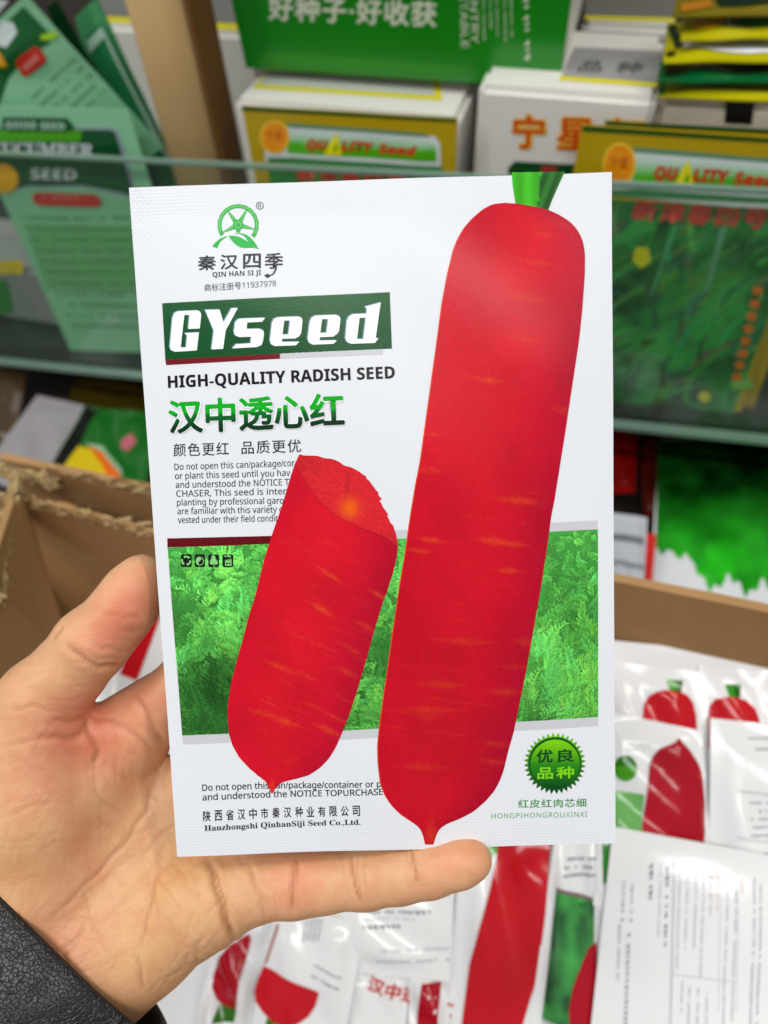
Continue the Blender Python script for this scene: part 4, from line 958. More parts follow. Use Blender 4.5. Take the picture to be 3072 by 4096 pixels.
# --- packets in the tray
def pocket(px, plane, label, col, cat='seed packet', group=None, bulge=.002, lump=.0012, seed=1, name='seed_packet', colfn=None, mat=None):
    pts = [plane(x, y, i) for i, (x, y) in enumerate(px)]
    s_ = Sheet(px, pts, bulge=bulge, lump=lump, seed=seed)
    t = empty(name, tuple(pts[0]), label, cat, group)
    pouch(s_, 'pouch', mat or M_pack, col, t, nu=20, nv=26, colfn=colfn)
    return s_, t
PY_ = lambda Y, lean=0: (lambda x, y, i: onY(x, y, Y+(lean if i in (2, 3) else 0)))
GRG = 'green cucumber seed packets in the tray'
LGR = srgb(128, 188, 146); MGR = srgb(92, 160, 104)
# envelope behind, rotated
s_, t = pocket([(235, 960), (650, 587), (100, -20), (-314, 355)], PY_(.472), 'tilted green packet with a red badge, left of the upright one', LGR, group=GRG, seed=3)
p = Print(s_, .0004)
p.poly([(-200, 330), (-40, 190), (90, 90), (200, 150), (120, 190), (40, 280), (0, 400), (-60, 480)], DG)
p.poly([(-230, 320), (95, 20), (215, 140), (175, 120), (110, 140), (-40, 270), (-100, 440)], srgb(16, 92, 40), dz=.0002)
p.build('picture_panel', M_pack, t)
p = Print(s_, .0008)
p.poly([(165, 120), (215, 110), (225, 132), (185, 142), (160, 135)], srgb(150, 205, 20)); p.poly([(0, 170), (25, 200), (40, 235), (15, 240), (-40, 220)], srgb(214, 160, 20))
p.poly([(72, 225), (85, 200), (145, 160), (165, 170), (187, 205), (180, 222), (115, 272), (95, 272)], srgb(196, 44, 32))
p.poly([(95, 235), (150, 185), (165, 205), (110, 255)], srgb(214, 120, 110), dz=.0001)
p.poly([(-20, 150), (20, 70), (60, 75), (78, 110), (40, 165), (10, 160)], srgb(200, 212, 210)); p.poly([(-40, 60), (0, -10), (45, 0), (0, 50)], srgb(200, 212, 210))
for k in range(5): p.smear(130+k*34, 350+k*28, 280+k*34, 215+k*34, srgb(52, 112, 70), h=13, direction=(.74, -.66))
p.build('front_print', M_pack, t)
s_, t = pocket([(500, 960), (760, 780), (385, -10), (300, 70)], PY_(.50), 'plain pale green packet leaning right behind the dark green one', srgb(70, 150, 96), group=GRG, seed=4)
s_, t = pocket([(560, 1020), (780, 860), (405, 95), (345, 145)], PY_(.494), 'narrow dark green packet with a pale border line, leaning right', srgb(36, 120, 72), group=GRG, seed=5)
p = Print(s_, .0004); p.poly([(345, 150), (405, 98), (700, 660), (690, 665), (403, 112), (350, 160)], srgb(170, 205, 185)); p.build('border_line', M_pack, t)
s_, t = pocket([(480, 1000), (700, 850), (225, 0), (190, 30)], PY_(.486), 'almost black green packet edge beside the tilted green packet', srgb(8, 50, 22), group=GRG, seed=6)
# upright cucumber packet in front
s_, t = pocket([(283, 1402), (812, 1420), (512, 438), (-162, 420)], PY_(.4475, .006), 'upright green cucumber seed packet in front, headed GOOD SEED', srgb(134, 196, 154), group=GRG, seed=7, bulge=.0012, lump=.0005)
p = Print(s_, .0004)
p.poly([(-110, 498), (455, 508), (478, 520), (560, 790), (500, 770), (330, 735), (120, 735), (-40, 770)], srgb(150, 160, 175))
p.build('panel_border', M_pack, t)
p = Print(s_, .0006)
p.poly([(-112, 505), (448, 515), (466, 525), (545, 778), (480, 755), (330, 728), (120, 728), (-40, 765)], lambda q: np.array(srgb(6, 74, 34))+0*q[:, :1])
p.poly([(-110, 512), (340, 516), (330, 560), (-95, 556)], srgb(70, 156, 14), dz=.0001)
p.poly([(15, 500), (20, 466), (278, 470), (310, 505), (290, 522), (50, 520)], srgb(8, 84, 34), dz=.0002)
p.build('heading_panel', M_pack, t)
p = Print(s_, .0014)
p.text('GOOD SEED', (34, 505), (272, 512), 26, srgb(176, 214, 196), style='bold', bold=.01)
p.text('CUCUMBER', (-30, 604), (385, 612), 46, srgb(198, 208, 214), style='serif', bold=.02); p.text('SEED', (135, 700), (318, 706), 42, srgb(190, 202, 200), style='bold', bold=.01)
p.disc((20, 700), 62, srgb(224, 164, 8), ry=58)
p.poly([(140, 770), (155, 752), (390, 762), (412, 780), (415, 800), (400, 812), (160, 802), (142, 790)], srgb(196, 42, 36)); p.smear(175, 768, 380, 776, srgb(222, 120, 110), h=22, dz=0) if False else p.smear(175, 768, 380, 776, srgb(222, 130, 120), h=22)
for k in range(11):
    x0 = 80+k*21; p.smear(x0, 850+k*44, x0+int(430-k*3), 856+k*44, srgb(70, 128, 80), h=15)
p.poly([(100, 880), (540, 890), (640, 1150), (180, 1140)], srgb(112, 176, 116), dz=-.0002)
p.build('front_print', M_pack, t)
# grey carton at the far left below
tK, a, b_, zK = boxat('carton_box', (-260, 1080), (262, 1050), .475, .08, 'grey and yellow carton low behind the green packets', simple('grey_board', srgb(140, 142, 140), .5), group=GRP)
sK = face(.4747, [(-260, 1500), (262, 1500), (262, 1050), (-260, 1080)]); p = Print(sK, .0002); p.poly([(-100, 1048), (90, 1044), (96, 1090), (-95, 1094)], srgb(224, 196, 20)); p.poly([(-100, 1110), (30, 1110), (60, 1230), (-100, 1250)], srgb(20, 120, 30), dz=.0001); p.build('front_print', M_box, tK)
# gold framed packets
def gold_packet(px, Y, lean, label, seed, X, group='gold framed packets'):
    """X maps the left-hand packet's layout pixels to this packet"""
    s_, t = pocket(px, PY_(Y, lean), label, srgb(176, 150, 18), group=group, seed=seed, bulge=.0015, lump=.0006)
    P_ = lambda pts: [X(*q) for q in pts]
    p = Print(s_, .0004); p.poly(P_([(967, 424), (1829, 476), (1829, 488), (967, 440)]), srgb(10, 74, 22)); p.poly(P_([(1060, 502), (1745, 545), (1765, 575), (1770, 712), (1066, 650)]), srgb(206, 214, 214)); p.build('silver_panel', M_pack, t)
    p = Print(s_, .0006)
    def gr(q):
        y0 = X(1400, 540)[1]; y1 = X(1400, 640)[1]; k = np.clip((q[:, 1]-(q[:, 0]-X(1400, 0)[0])*.06-y0)/(y1-y0), 0, 1)[:, None]
        a_, b2, c2 = np.array(srgb(196, 212, 208)), np.array(srgb(110, 190, 100)), np.array(srgb(72, 168, 8))
        return np.where(k < .45, a_+(b2-a_)*k/.45, c2+0*k)
    p.poly(P_([(1165, 518), (1725, 560), (1750, 590), (1752, 648), (1160, 612)]), gr, grid=16)
    p.poly(P_([(1160, 492), (1700, 532), (1730, 548), (1160, 508)]), srgb(92, 140, 104), dz=.0001)
    p.poly(P_([(1075, 632), (1180, 628), (1770, 668), (1772, 686), (1080, 652)]), srgb(60, 126, 76), dz=.0001)
    p.build('band', M_pack, t)
    p = Print(s_, .0009); c_ = X(1108, 548); r_ = (X(1170, 548)[0]-X(1046, 548)[0])/2
    p.disc(c_, r_, srgb(236, 196, 60), ry=r_*1.08); p.disc(c_, r_*.88, srgb(224, 140, 8), ry=r_*.95, dz=.0001)
    p.text('宁星', X(1075, 560), X(1142, 562), X(1076, 520), srgb(190, 90, 10), bold=.02, cjk=True, dz=.0002)
    hh = r_*.62
    p.text('QU', X(1238, 594), X(1325, 600), hh, srgb(190, 48, 24), style='bolditalic', bold=.03, dz=.0001); p.text('LITY', X(1378, 602), X(1508, 610), hh, srgb(190, 48, 24), style='bolditalic', bold=.03, dz=.0001)
    p.text('Seed', X(1525, 612), X(1676, 622), hh*.95, srgb(196, 62, 34), style='bolditalic', bold=.035, dz=.0001)
    p.poly([P_([(1312, 618), (1362, 528), (1385, 620)]), P_([(1345, 604), (1362, 570), (1369, 606)])], srgb(222, 214, 0), dz=.0002)
    p.build('front_print', M_pack, t)
    return s_, t, P_
s1, t1, P_ = gold_packet([(1172, 1500), (1792, 1540), (1830, 474), (965, 422)], .4485, .010, 'gold framed QUALITY Seed packet left, above the white packet', 8, lambda x, y: (x, y))
def leafy(h, w, seed, darken=1.):
    r = np.random.RandomState(seed); a_ = smoothnoise(h, w, 9, r)*.45+smoothnoise(h, w, 22, r)*.4+smoothnoise(h, w, 4, r)*.15
    k = np.clip((a_-.28)/.5, 0, 1)[..., None]; return (np.array(srgb(8, 66, 26))*(1-k)+np.array(srgb(60, 160, 70))*k)*darken
def picture(s_, t, tl, tr, br, bl, img, nx=60, ny=60, off=.0006, name='leaf_picture', mat=None):
    xy, fc, U, V_ = quadgrid([tl, tr, br, bl], nx, ny); p = Print(s_, off); p.raw(xy, fc, sample(img, U, V_)); return p.build(name, mat or M_pack, t)
picture(s1, t1, (1076, 668), (1770, 706), (1762, 1500), (1190, 1450), leafy(80, 60, 2))
p = Print(s1, .001); p.text('新津春四号', (1205, 722), (1640, 740), (1195, 664), srgb(196, 50, 44), bold=.03, cjk=True, spacing=1.25); p.build('variety_lettering', M_pack, t1)
kx = lambda x, y: (2330+(x-965)*1.105, 500+(y-422)*1.03+(x-965)*.012)
s_, t, P_ = gold_packet([(2210, 1560), (3010, 1640), (3400, 560), (2420, 480)], .4545, .012, 'gold framed packet edge showing just behind the right one', 9, lambda x, y: (2420+(x-965)*1.1, 480+(y-422)*1.03))
s2, t2, P_ = gold_packet([(2118, 1580), (2960, 1660), (3285, 560), (2330, 498)], .4485, .012, 'gold framed QUALITY Seed packet right, with yellow flowers', 10, kx)
LF = leafy(110, 90, 4)
rl = np.random.RandomState(9)
for i in range(170):                                    # strap-like leaves
    x, y = rl.uniform(0, 90), rl.uniform(0, 110); a_ = rl.uniform(-2.3, -.8); L_ = rl.uniform(8, 30); cc = np.array(srgb(30+90*rl.rand()**2, 110+80*rl.rand(), 50+60*rl.rand()))*rl.uniform(.35, 1)
    for t in np.arange(0, L_, .5):
        X_, Yy = int(x+math.cos(a_+t*.02)*t), int(y+math.sin(a_+t*.02)*t)
        if 0 <= X_ < 90 and 0 <= Yy < 110: LF[Yy, X_] = cc; LF[Yy, min(X_+1, 89)] = cc*.8
LF[78:100, 8:50] = LF[78:100, 8:50]*.6+np.array(srgb(112, 150, 120))*.4*smoothnoise(22, 42, 6, rl)[..., None]*1.6
picture(s2, t2, (2452, 752), (3245, 800), (2930, 1655), (2180, 1575), LF, 90, 100)
p = Print(s2, .001)
p.text('新津春四号', (2540, 826), (3075, 868), (2560, 750), srgb(196, 60, 54), bold=.035, cjk=True, spacing=1.2); p.build('variety_lettering', M_pack, t2); p = Print(s2, .001)
for x, y, r_ in [(2590, 968, 36), (2828, 1570, 24)]:
    p9 = Print(s2, .0012); p9.poly([(x+r_*(1+.08*math.sin(a_*5))*math.cos(a_), y+r_*1.15*(1+.08*math.sin(a_*5))*math.sin(a_)) for a_ in np.linspace(0, 6.28, 30, endpoint=False)], srgb(206, 206, 14)); p9.build('flower_picture', M_pack, t2)
for i in range(8): p.poly([(3048-i*13-14, 1090+i*53), (3048-i*13+20, 1092+i*53), (3048-i*13+16, 1090+i*53+34), (3048-i*13-18, 1088+i*53+34)], srgb(214, 110, 20))
p.build('side_lettering', M_pack, t2)
for pts, c_ in [([(2930, 1500), (3010, 1480), (3020, 1530), (2940, 1540)], srgb(120, 180, 90)), ([(2540, 1280), (2580, 1260), (2590, 1360), (2550, 1370)], srgb(50, 140, 60)),
        ([(2420, 950), (2440, 940), (2600, 790), (2650, 860)], srgb(50, 150, 70)), ([(2700, 900), (2740, 820), (2640, 1100), (2620, 1130)], srgb(86, 160, 110)), ([(2900, 860), (2930, 850), (2860, 1100), (2840, 1110)], srgb(92, 150, 110))]:
    p9 = Print(s2, .0008); p9.poly(pts, c_); p9.build('leaf_patch', M_pack, t2)  # loose leaf patches of the printed picture

# --- envelopes stacked on the open carton
GRE = 'envelopes stacked on the beige carton'
def envelope(x0, yf, yf2, x1, yb, z, label, col, prints, seed, yb2=None):
    px = [(x0, yf), (x1, yf2), (x1+20, yb2 or yb), (x0+16, yb)]
    s_, t = pocket(px, lambda x, y, i: onZ(x, y, z), label, col, cat='envelope', name='seed_envelope', group=GRE, bulge=.0015, lump=.0008, seed=seed)
    p = Print(s_, .0004)
    for pts, c_ in prints: p.poly(pts, c_, dz=.0002 if c_ is not None else 0)
    if prints: p.build('front_print', M_pack, t)
GO = srgb(178, 172, 14)
z0_ = zE+.001
envelope(2632, 384, 412, 3250, 300, z0_+.002, 'lowest envelope of the stack, gold with a dark green corner', GO, [([(2634, 382), (2650, 383), (2656, 338), (2640, 336)], srgb(10, 100, 40)), ([(2860, 330), (3200, 372), (3200, 300), (2870, 300)], srgb(6, 50, 14)), ([(2700, 346), (2860, 350), (2840, 330), (2720, 328)], srgb(180, 130, 10))], 21)
envelope(2628, 328, 326, 3250, 240, z0_+.010, 'second envelope from the bottom, dark green', srgb(8, 92, 44), [([(2660, 305), (3200, 290), (3200, 245), (2660, 250)], srgb(14, 26, 16))], 22)
envelope(2654, 246, 246, 3250, 90, z0_+.019, 'gold envelope with a white oval, middle of the stack', GO, [([(2716, 195), (2740, 182), (2860, 176), (3200, 172), (3200, 222), (3000, 226), (2860, 222), (2760, 210)], srgb(236, 238, 250)), ([(2664, 212), (2700, 210), (2700, 228), (2664, 230)], srgb(50, 46, 10)), ([(2668, 110), (2700, 100), (2735, 195), (2700, 205)], srgb(30, 60, 30))], 23)
envelope(2722, 160, 146, 3250, 62, z0_+.027, 'gold envelope with an orange oval and green panel', GO, [([(2780+(1+math.cos(a_))*72-8, 103+27*math.sin(a_)) for a_ in np.linspace(0, 6.28, 24, endpoint=False)], srgb(226, 176, 10)), ([(2930, 74), (3200, 62), (3200, 122), (3000, 118), (2950, 100)], srgb(10, 130, 50)), ([(2924, 76), (2940, 110), (2990, 122), (2940, 124), (2920, 120)], srgb(210, 224, 220))], 24)
envelope(2690, 68, 50, 3250, -30, z0_+.036, 'topmost envelope of the stack, dull gold and black green', srgb(110, 100, 16), [([(2880, 10), (3200, 0), (3200, 34), (2900, 40)], srgb(10, 40, 24)), ([(2730, 20), (2860, 14), (2870, 44), (2730, 50)], srgb(170, 110, 20))], 25)
# --- dim packets lying under the shelf, behind the cardboard bin
GRU = 'loose packets in the dim compartment under the shelf'
PZ = lambda z, up=0: (lambda x, y, i: onZ(x, y, z+(up if i in (2, 3) else 0)))
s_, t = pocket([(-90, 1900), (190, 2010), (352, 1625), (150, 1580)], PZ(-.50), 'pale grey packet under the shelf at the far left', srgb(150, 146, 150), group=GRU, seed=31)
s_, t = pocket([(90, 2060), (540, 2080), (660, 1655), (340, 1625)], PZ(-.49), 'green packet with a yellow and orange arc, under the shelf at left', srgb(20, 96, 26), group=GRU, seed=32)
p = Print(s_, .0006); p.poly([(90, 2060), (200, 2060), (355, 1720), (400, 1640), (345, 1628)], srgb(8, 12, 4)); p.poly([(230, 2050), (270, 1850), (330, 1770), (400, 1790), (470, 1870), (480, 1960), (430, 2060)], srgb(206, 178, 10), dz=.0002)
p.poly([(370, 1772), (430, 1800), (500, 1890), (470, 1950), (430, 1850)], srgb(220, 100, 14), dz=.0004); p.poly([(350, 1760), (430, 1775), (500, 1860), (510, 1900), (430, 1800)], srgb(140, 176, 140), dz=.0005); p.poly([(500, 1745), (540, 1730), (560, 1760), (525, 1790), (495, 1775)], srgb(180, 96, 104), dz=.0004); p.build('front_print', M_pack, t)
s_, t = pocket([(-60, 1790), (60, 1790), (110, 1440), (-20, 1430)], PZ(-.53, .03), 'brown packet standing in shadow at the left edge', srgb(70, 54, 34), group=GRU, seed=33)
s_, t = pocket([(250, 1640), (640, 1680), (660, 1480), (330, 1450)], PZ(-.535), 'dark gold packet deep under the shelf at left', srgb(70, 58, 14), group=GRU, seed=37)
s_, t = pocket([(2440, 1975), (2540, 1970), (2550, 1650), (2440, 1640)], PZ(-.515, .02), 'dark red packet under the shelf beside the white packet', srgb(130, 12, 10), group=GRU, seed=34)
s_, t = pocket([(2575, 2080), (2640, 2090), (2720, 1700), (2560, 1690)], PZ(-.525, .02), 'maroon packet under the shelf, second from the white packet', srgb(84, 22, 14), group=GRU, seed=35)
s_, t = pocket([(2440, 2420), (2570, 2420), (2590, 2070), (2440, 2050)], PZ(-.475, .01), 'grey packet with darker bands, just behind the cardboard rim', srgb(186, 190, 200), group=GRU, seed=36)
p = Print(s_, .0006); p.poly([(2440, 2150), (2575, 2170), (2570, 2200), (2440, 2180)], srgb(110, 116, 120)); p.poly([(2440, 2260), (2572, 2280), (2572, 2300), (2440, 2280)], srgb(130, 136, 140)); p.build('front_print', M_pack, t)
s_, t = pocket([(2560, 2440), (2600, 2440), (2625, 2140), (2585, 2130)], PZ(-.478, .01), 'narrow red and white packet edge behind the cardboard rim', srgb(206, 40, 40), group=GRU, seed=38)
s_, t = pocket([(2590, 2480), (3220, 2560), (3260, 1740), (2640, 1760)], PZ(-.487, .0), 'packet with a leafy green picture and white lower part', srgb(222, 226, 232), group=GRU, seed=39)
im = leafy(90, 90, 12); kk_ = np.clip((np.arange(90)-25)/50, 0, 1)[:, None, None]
im = (im**1.15)*(.22+.5*kk_)*np.array([.75, 1, .6])+np.array(srgb(30, 170, 16))*kk_**2.2*.75*(.5+smoothnoise(90, 90, 7, np.random.RandomState(3))[..., None])  # upper leaves darkened in the colour, painted shade of the shelf above
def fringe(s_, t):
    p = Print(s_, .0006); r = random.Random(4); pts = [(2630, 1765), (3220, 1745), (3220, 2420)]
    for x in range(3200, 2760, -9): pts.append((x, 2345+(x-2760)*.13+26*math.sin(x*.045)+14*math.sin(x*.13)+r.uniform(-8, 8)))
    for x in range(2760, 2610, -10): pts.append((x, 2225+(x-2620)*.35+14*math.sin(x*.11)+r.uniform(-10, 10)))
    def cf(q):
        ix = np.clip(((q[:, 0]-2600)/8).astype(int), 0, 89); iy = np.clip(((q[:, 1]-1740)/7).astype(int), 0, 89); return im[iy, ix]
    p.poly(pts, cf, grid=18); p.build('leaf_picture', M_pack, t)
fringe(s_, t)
# --- cardboard bin
binb = empty('cardboard_bin', tuple(W(0, .05, -.56)), 'open brown cardboard bin with torn rims holding the radish packets', 'box')
def torn(name, P0, P1, zbot, th_, dirn, mat, parent, seed, amp=.004, edgemat=None, n=90, zf=None):
    """a corrugated wall from P0 to P1 (camera relative, at rim height) with a ragged rim; th_ thick along dirn"""
    r = np.random.RandomState(seed); P0 = np.array(P0, float); P1 = np.array(P1, float); D_ = np.array(dirn, float)*th_
    Vs = []; u = np.linspace(0, 1, n+1); j1 = np.convolve(r.uniform(-1, 1, n+5), np.ones(3)/3, 'valid')[:n+1]*amp; j2 = np.convolve(r.uniform(-1, 1, n+5), np.ones(3)/3, 'valid')[:n+1]*amp
    for i in range(n+1):
        p_ = P0+(P1-P0)*u[i]; wob = math.sin(u[i]*9+seed)*.0012
        zb = zbot if np.isscalar(zbot) else zbot[0]+(zbot[1]-zbot[0])*u[i]
        Vs += [CAM+np.array((p_[0], p_[1], zb))+D_*0, CAM+p_+np.array((0, 0, j1[i]-.001))+D_*0+np.array((0, wob, 0)), CAM+p_+D_+np.array((0, wob, j2[i])), CAM+np.array((p_[0], p_[1], zb))+D_]
    Fs = []
    for i in range(n):
        a_ = i*4
        for k in range(4): Fs.append([a_+k, a_+(k+1) % 4, a_+4+(k+1) % 4, a_+4+k])
    Fs += [[3, 2, 1, 0], [n*4, n*4+1, n*4+2, n*4+3]]
    o = meshobj(name, Vs, Fs, mat, parent, smooth=False)
    if edgemat is not None:
        # frayed liner and flutes standing out of the rim
        Vs = []; Fs = []
        for i in range(int(n*2.6)):
            t = r.uniform(0, 1); p_ = CAM+P0+(P1-P0)*t+D_*r.uniform(-.15, 1.15)+np.array((0, 0, r.uniform(-.0055, .0015)))
            s1_ = r.uniform(.0008, .0018); d = _n(_n(P1-P0)+r.uniform(-.55, .55, 3)); e = _n(np.cross(d, r.uniform(-1, 1, 3))); d = d*r.uniform(1.2, 3.4)
            k = len(Vs); Vs += [p_-d*s1_-e*s1_*.5, p_+d*s1_-e*s1_*.4, p_+d*s1_*.8+e*s1_*.5, p_-d*s1_*.7+e*s1_*.6, p_+_n(np.cross(d, e))*.0009]; Fs += [[k, k+1, k+4], [k+1, k+2, k+4], [k+2, k+3, k+4], [k+3, k, k+4], [k+3, k+2, k+1, k]]
        e_ = meshobj('torn_rim', Vs, Fs, edgemat, o if False else parent, smooth=False); e_['kind'] = 'stuff'
    return o
A0 = onY(60, 1925, .200)-CAM; A1 = onY(3072, 2392, .200)-CAM; zr = (onY(600, 1985, .2)[2]+onY(2460, 2300, .2)[2])/2-CAM[2]
torn('back_wall', (A0[0]-.0, .200, zr), (.42, .200, zr+.003), -.555, .004, (0, 1, 0), M_card, binb, 3, amp=.0006)
xL = onY(225, 1950, .2)[0]; xR = -.045
# ragged part of the rim at the left and the torn inner liner
torn('torn_back_flap', (xL, .1985, zr+.004), (xR, .1985, zr+.001), zr-.03, .0012, (0, -1, 0), M_card, binb, 5, amp=.005, edgemat=M_cardedge)
zi = (onY(500, 2110, .175)[2])-CAM[2]
torn('inner_wall', (onY(20, 2110, .175)[0], .175, zi+.004), (.0, .175, zi-.002), -.50, .003, (0, 1, 0), M_card, binb, 6, amp=.004, edgemat=M_cardedge)
# left wall, leaning flap with a torn rim
fl = [at(40, 1960, .395)-CAM, at(-10, 2480, .300)-CAM]
Lq = [at(128, 2085, .405), at(330, 2760, .40), at(-120, 3000, .30), at(-40, 2300, .31), at(75, 1945, .385)]
nL = np.cross(Lq[1]-Lq[0], Lq[3]-Lq[0]); nL /= np.linalg.norm(nL); nL = nL if nL@(CAM-Lq[0]) > 0 else -nL
k_ = len(Lq); fx = [at(330, 2760, .40)+(at(330, 2760, .40)-at(128, 2085, .405))*.25]
meshobj('left_flap', Lq+[v-nL*.004 for v in Lq], [list(range(k_)), list(range(k_, 2*k_))[::-1]]+[[i, k_+i, k_+(i+1) % k_, (i+1) % k_] for i in range(k_)], M_card, binb, smooth=False)
def rimline(Pa, Pb, seed, w_=.006, n=420, hh=.006):
    r = np.random.RandomState(seed); Vs = []; Fs = []; Pa = np.array(Pa); Pb = np.array(Pb)
    for i in range(n):
        p_ = Pa+(Pb-Pa)*r.uniform(0, 1)+r.uniform(-1, 1, 3)*w_*.6
        s1_ = r.uniform(.0009, .0020); d = _n(_n(Pb-Pa)+r.uniform(-.6, .6, 3)); e = _n(np.cross(d, r.uniform(-1, 1, 3))); d = d*r.uniform(1.2, 3.2)
        k = len(Vs); Vs += [p_-d*s1_-e*s1_*.5, p_+d*s1_-e*s1_*.4, p_+d*s1_*.8+e*s1_*.5, p_-d*s1_*.7+e*s1_*.6, p_+_n(np.cross(d, e))*.001]; Fs += [[k, k+1, k+4], [k+1, k+2, k+4], [k+2, k+3, k+4], [k+3, k, k+4], [k+3, k+2, k+1, k]]
    o = meshobj('torn_rim', Vs, Fs, M_cardedge, binb, smooth=False); o['kind'] = 'stuff'
rimline(at(60, 1905, .385), at(45, 2050, .37), 41, w_=.004, n=130); rimline(at(30, 2050, .37), at(-5, 2420, .31), 42, w_=.004, n=170); rimline(at(0, 1880, .39), at(215, 1930, .40), 43, w_=.004, n=190)
boxmesh('right_wall', .42, .424, -.22, .203, -.555, zr, M_card, binb, bevel=0)
boxmesh('left_wall', -.335, -.331, -.22, .203, -.555, zr-.05, M_card, binb, bevel=0)
boxmesh('front_wall', -.331, .42, -.224, -.22, -.555, zr-.09, M_card, binb, bevel=0)
boxmesh('bottom', -.331, .42, -.22, .198, -.5595, -.556, M_card, binb, bevel=0)
# --- radish packets heaped in the bin, on a surface rising towards its back wall
PB_, NB_ = (0, .05, -.418), (0, -.46, 1.)
GRB = 'radish seed packets heaped in the cardboard bin'
RED = srgb(200, 18, 32); RED2 = srgb(176, 14, 36); PG = srgb(70, 160, 62)
def binpack(px, lev, label, seed, tilt=(0, 0, 0, 0), bulge=.0018, lump=.0012, col=srgb(240, 241, 243)):
    return pocket(px, lambda x, y, i: onP(x, y, PB_, NB_, off=(lev+tilt[i])*.001), label, col, group=GRB, bulge=bulge, lump=lump, seed=seed)
def gcol(c_, seed=1):
    c_ = np.array(c_)
    return lambda q: c_*(1+.10*np.sin(q[:, :1]*.013+seed)*np.sin(q[:, 1:]*.011+seed*2))
# under layer so that the heap is closed
k = 0
for (px, lb_) in [([(200, 3300), (900, 3350), (1000, 2400), (420, 2350)], 'white packet seen between thumb and index finger, red corner printed'),
        ([(1500, 3300), (2350, 3400), (2420, 2500), (1650, 2420)], None), ([(2300, 3400), (3300, 3500), (3200, 2640), (2440, 2560)], 'white packet lowest in the heap against the back wall'),
        ([(300, 4300), (1150, 4300), (1200, 3350), (420, 3300)], 'white packet low in the heap under the wrist'), ([(1000, 4400), (2000, 4400), (2050, 3500), (1050, 3400)], 'white packet low in the heap under the little finger'),
        ([(1900, 4400), (3200, 4400), (3200, 3450), (2000, 3350)], 'white packet low in the heap at the lower right')]:
    k += 1
    if lb_ is None: continue
    s_, t = binpack(px, k*.5, lb_, 50+k, lump=.001)
    if k == 1:
        p = Print(s_, .0006); p.poly([(500, 2670), (568, 2695), (640, 2500), (600, 2500)], RED); p.poly([(500, 2672), (566, 2697), (640, 2500), (700, 2300), (640, 2300)], RED, dz=.0001)
        p.smear(455, 2780, 520, 2770, srgb(150, 155, 160), h=10); p.build('front_print', M_pack, t)
s_, t = binpack([(2405, 3300), (2830, 3420), (2800, 2690), (2400, 2640)], 6, 'packet with a dark red radish dome and leaf stub, left of two', 61)
p = Print(s_, .0006)
dome = [(2562, 2868), (2568, 2815), (2590, 2780), (2625, 2762), (2660, 2758), (2710, 2765), (2745, 2780), (2770, 2810), (2782, 2860), (2786, 2940), (2780, 3000), (2562, 2990)]
p.poly(dome, gcol(RED, 2)); p.build('radish_picture', M_pack, t)
p = Print(s_, .0004); p.poly([(2655, 2716), (2728, 2722), (2718, 2768), (2672, 2762)], srgb(50, 150, 30)); p.poly([(2700, 2720), (2728, 2722), (2718, 2768), (2700, 2766)], srgb(24, 96, 20), dz=.0001); p.build('leaf_stalk_picture', M_pack, t)
s_, t = binpack([(2820, 3500), (3330, 3560), (3260, 2700), (2795, 2660)], 4, 'packet with a red radish dome and leaf stub, right of two', 62)
p = Print(s_, .0006)
p.poly([(2832, 2856), (2836, 2822), (2858, 2794), (2895, 2785), (2940, 2786), (2985, 2800), (3020, 2830), (3034, 2870), (3036, 3000), (2832, 2990)], gcol(RED, 3)); p.build('radish_picture', M_pack, t)
p = Print(s_, .0004); p.poly([(2898, 2735), (2968, 2735), (2955, 2790), (2912, 2785)], srgb(56, 150, 34)); p.poly([(2935, 2735), (2968, 2735), (2955, 2790), (2935, 2788)], srgb(26, 100, 22), dz=.0001); p.build('leaf_stalk_picture', M_pack, t)
s_, t = binpack([(2835, 3620), (3350, 3760), (3290, 2920), (2842, 2872)], 10, 'white packet showing its printed back, right of the upside-down radish', 63)
p = Print(s_, .0006); G6 = srgb(140, 144, 150)
for i in range(5): p.smear(2985+(i % 2)*10, 3190+i*32, 3150, 3200+i*32, G6, h=12)
p.smear(2985, 2945, 3080, 2950, G6, h=10); p.smear(3010, 2985, 3080, 2990, G6, h=10); p.poly([(2935, 3145), (3200, 3175), (3200, 3177), (2935, 3148)], G6); p.poly([(2935, 3330), (3200, 3370), (3200, 3372), (2935, 3332)], G6); p.smear(3020, 3390, 3110, 3400, G6, h=14); p.build('back_print', M_pack, t)
s_, t = binpack([(2370, 3420), (2850, 3520), (2808, 2925), (2390, 2835)], 11, 'upside-down packet with a pointed red radish tip and green seal', 64, lump=.0026, bulge=.003)
p = Print(s_, .0007)
p.poly([(2540, 3420), (2560, 3340), (2580, 3200), (2590, 3110), (2596, 3050), (2612, 3010), (2640, 2982), (2690, 2966), (2706, 2958), (2716, 2945), (2728, 2964), (2760, 2996), (2790, 3040), (2806, 3080), (2818, 3200), (2818, 3300), (2812, 3420)], gcol(RED2, 5), grid=40); p.build('radish_picture', M_pack, t)
p = Print(s_, .0005); p.disc((2500, 3058), 46, lambda q: np.where((q[:, 1:] < 3050), np.array(srgb(40, 120, 24)), np.array(srgb(70, 156, 24))), ry=50, grid=12); p.build('seal_emblem', M_pack, t)
p = Print(s_, .0005); p.poly([(2400, 3140), (2575, 3160), (2560, 3360), (2400, 3330)], gcol(srgb(110, 178, 96), 4)); p.build('field_picture', M_pack, t); p = Print(s_, .0005); p.smear(2480, 2965, 2600, 2985, srgb(160, 190, 170), h=9, rows=2, gap=18); p.build('small_lettering', M_pack, t)
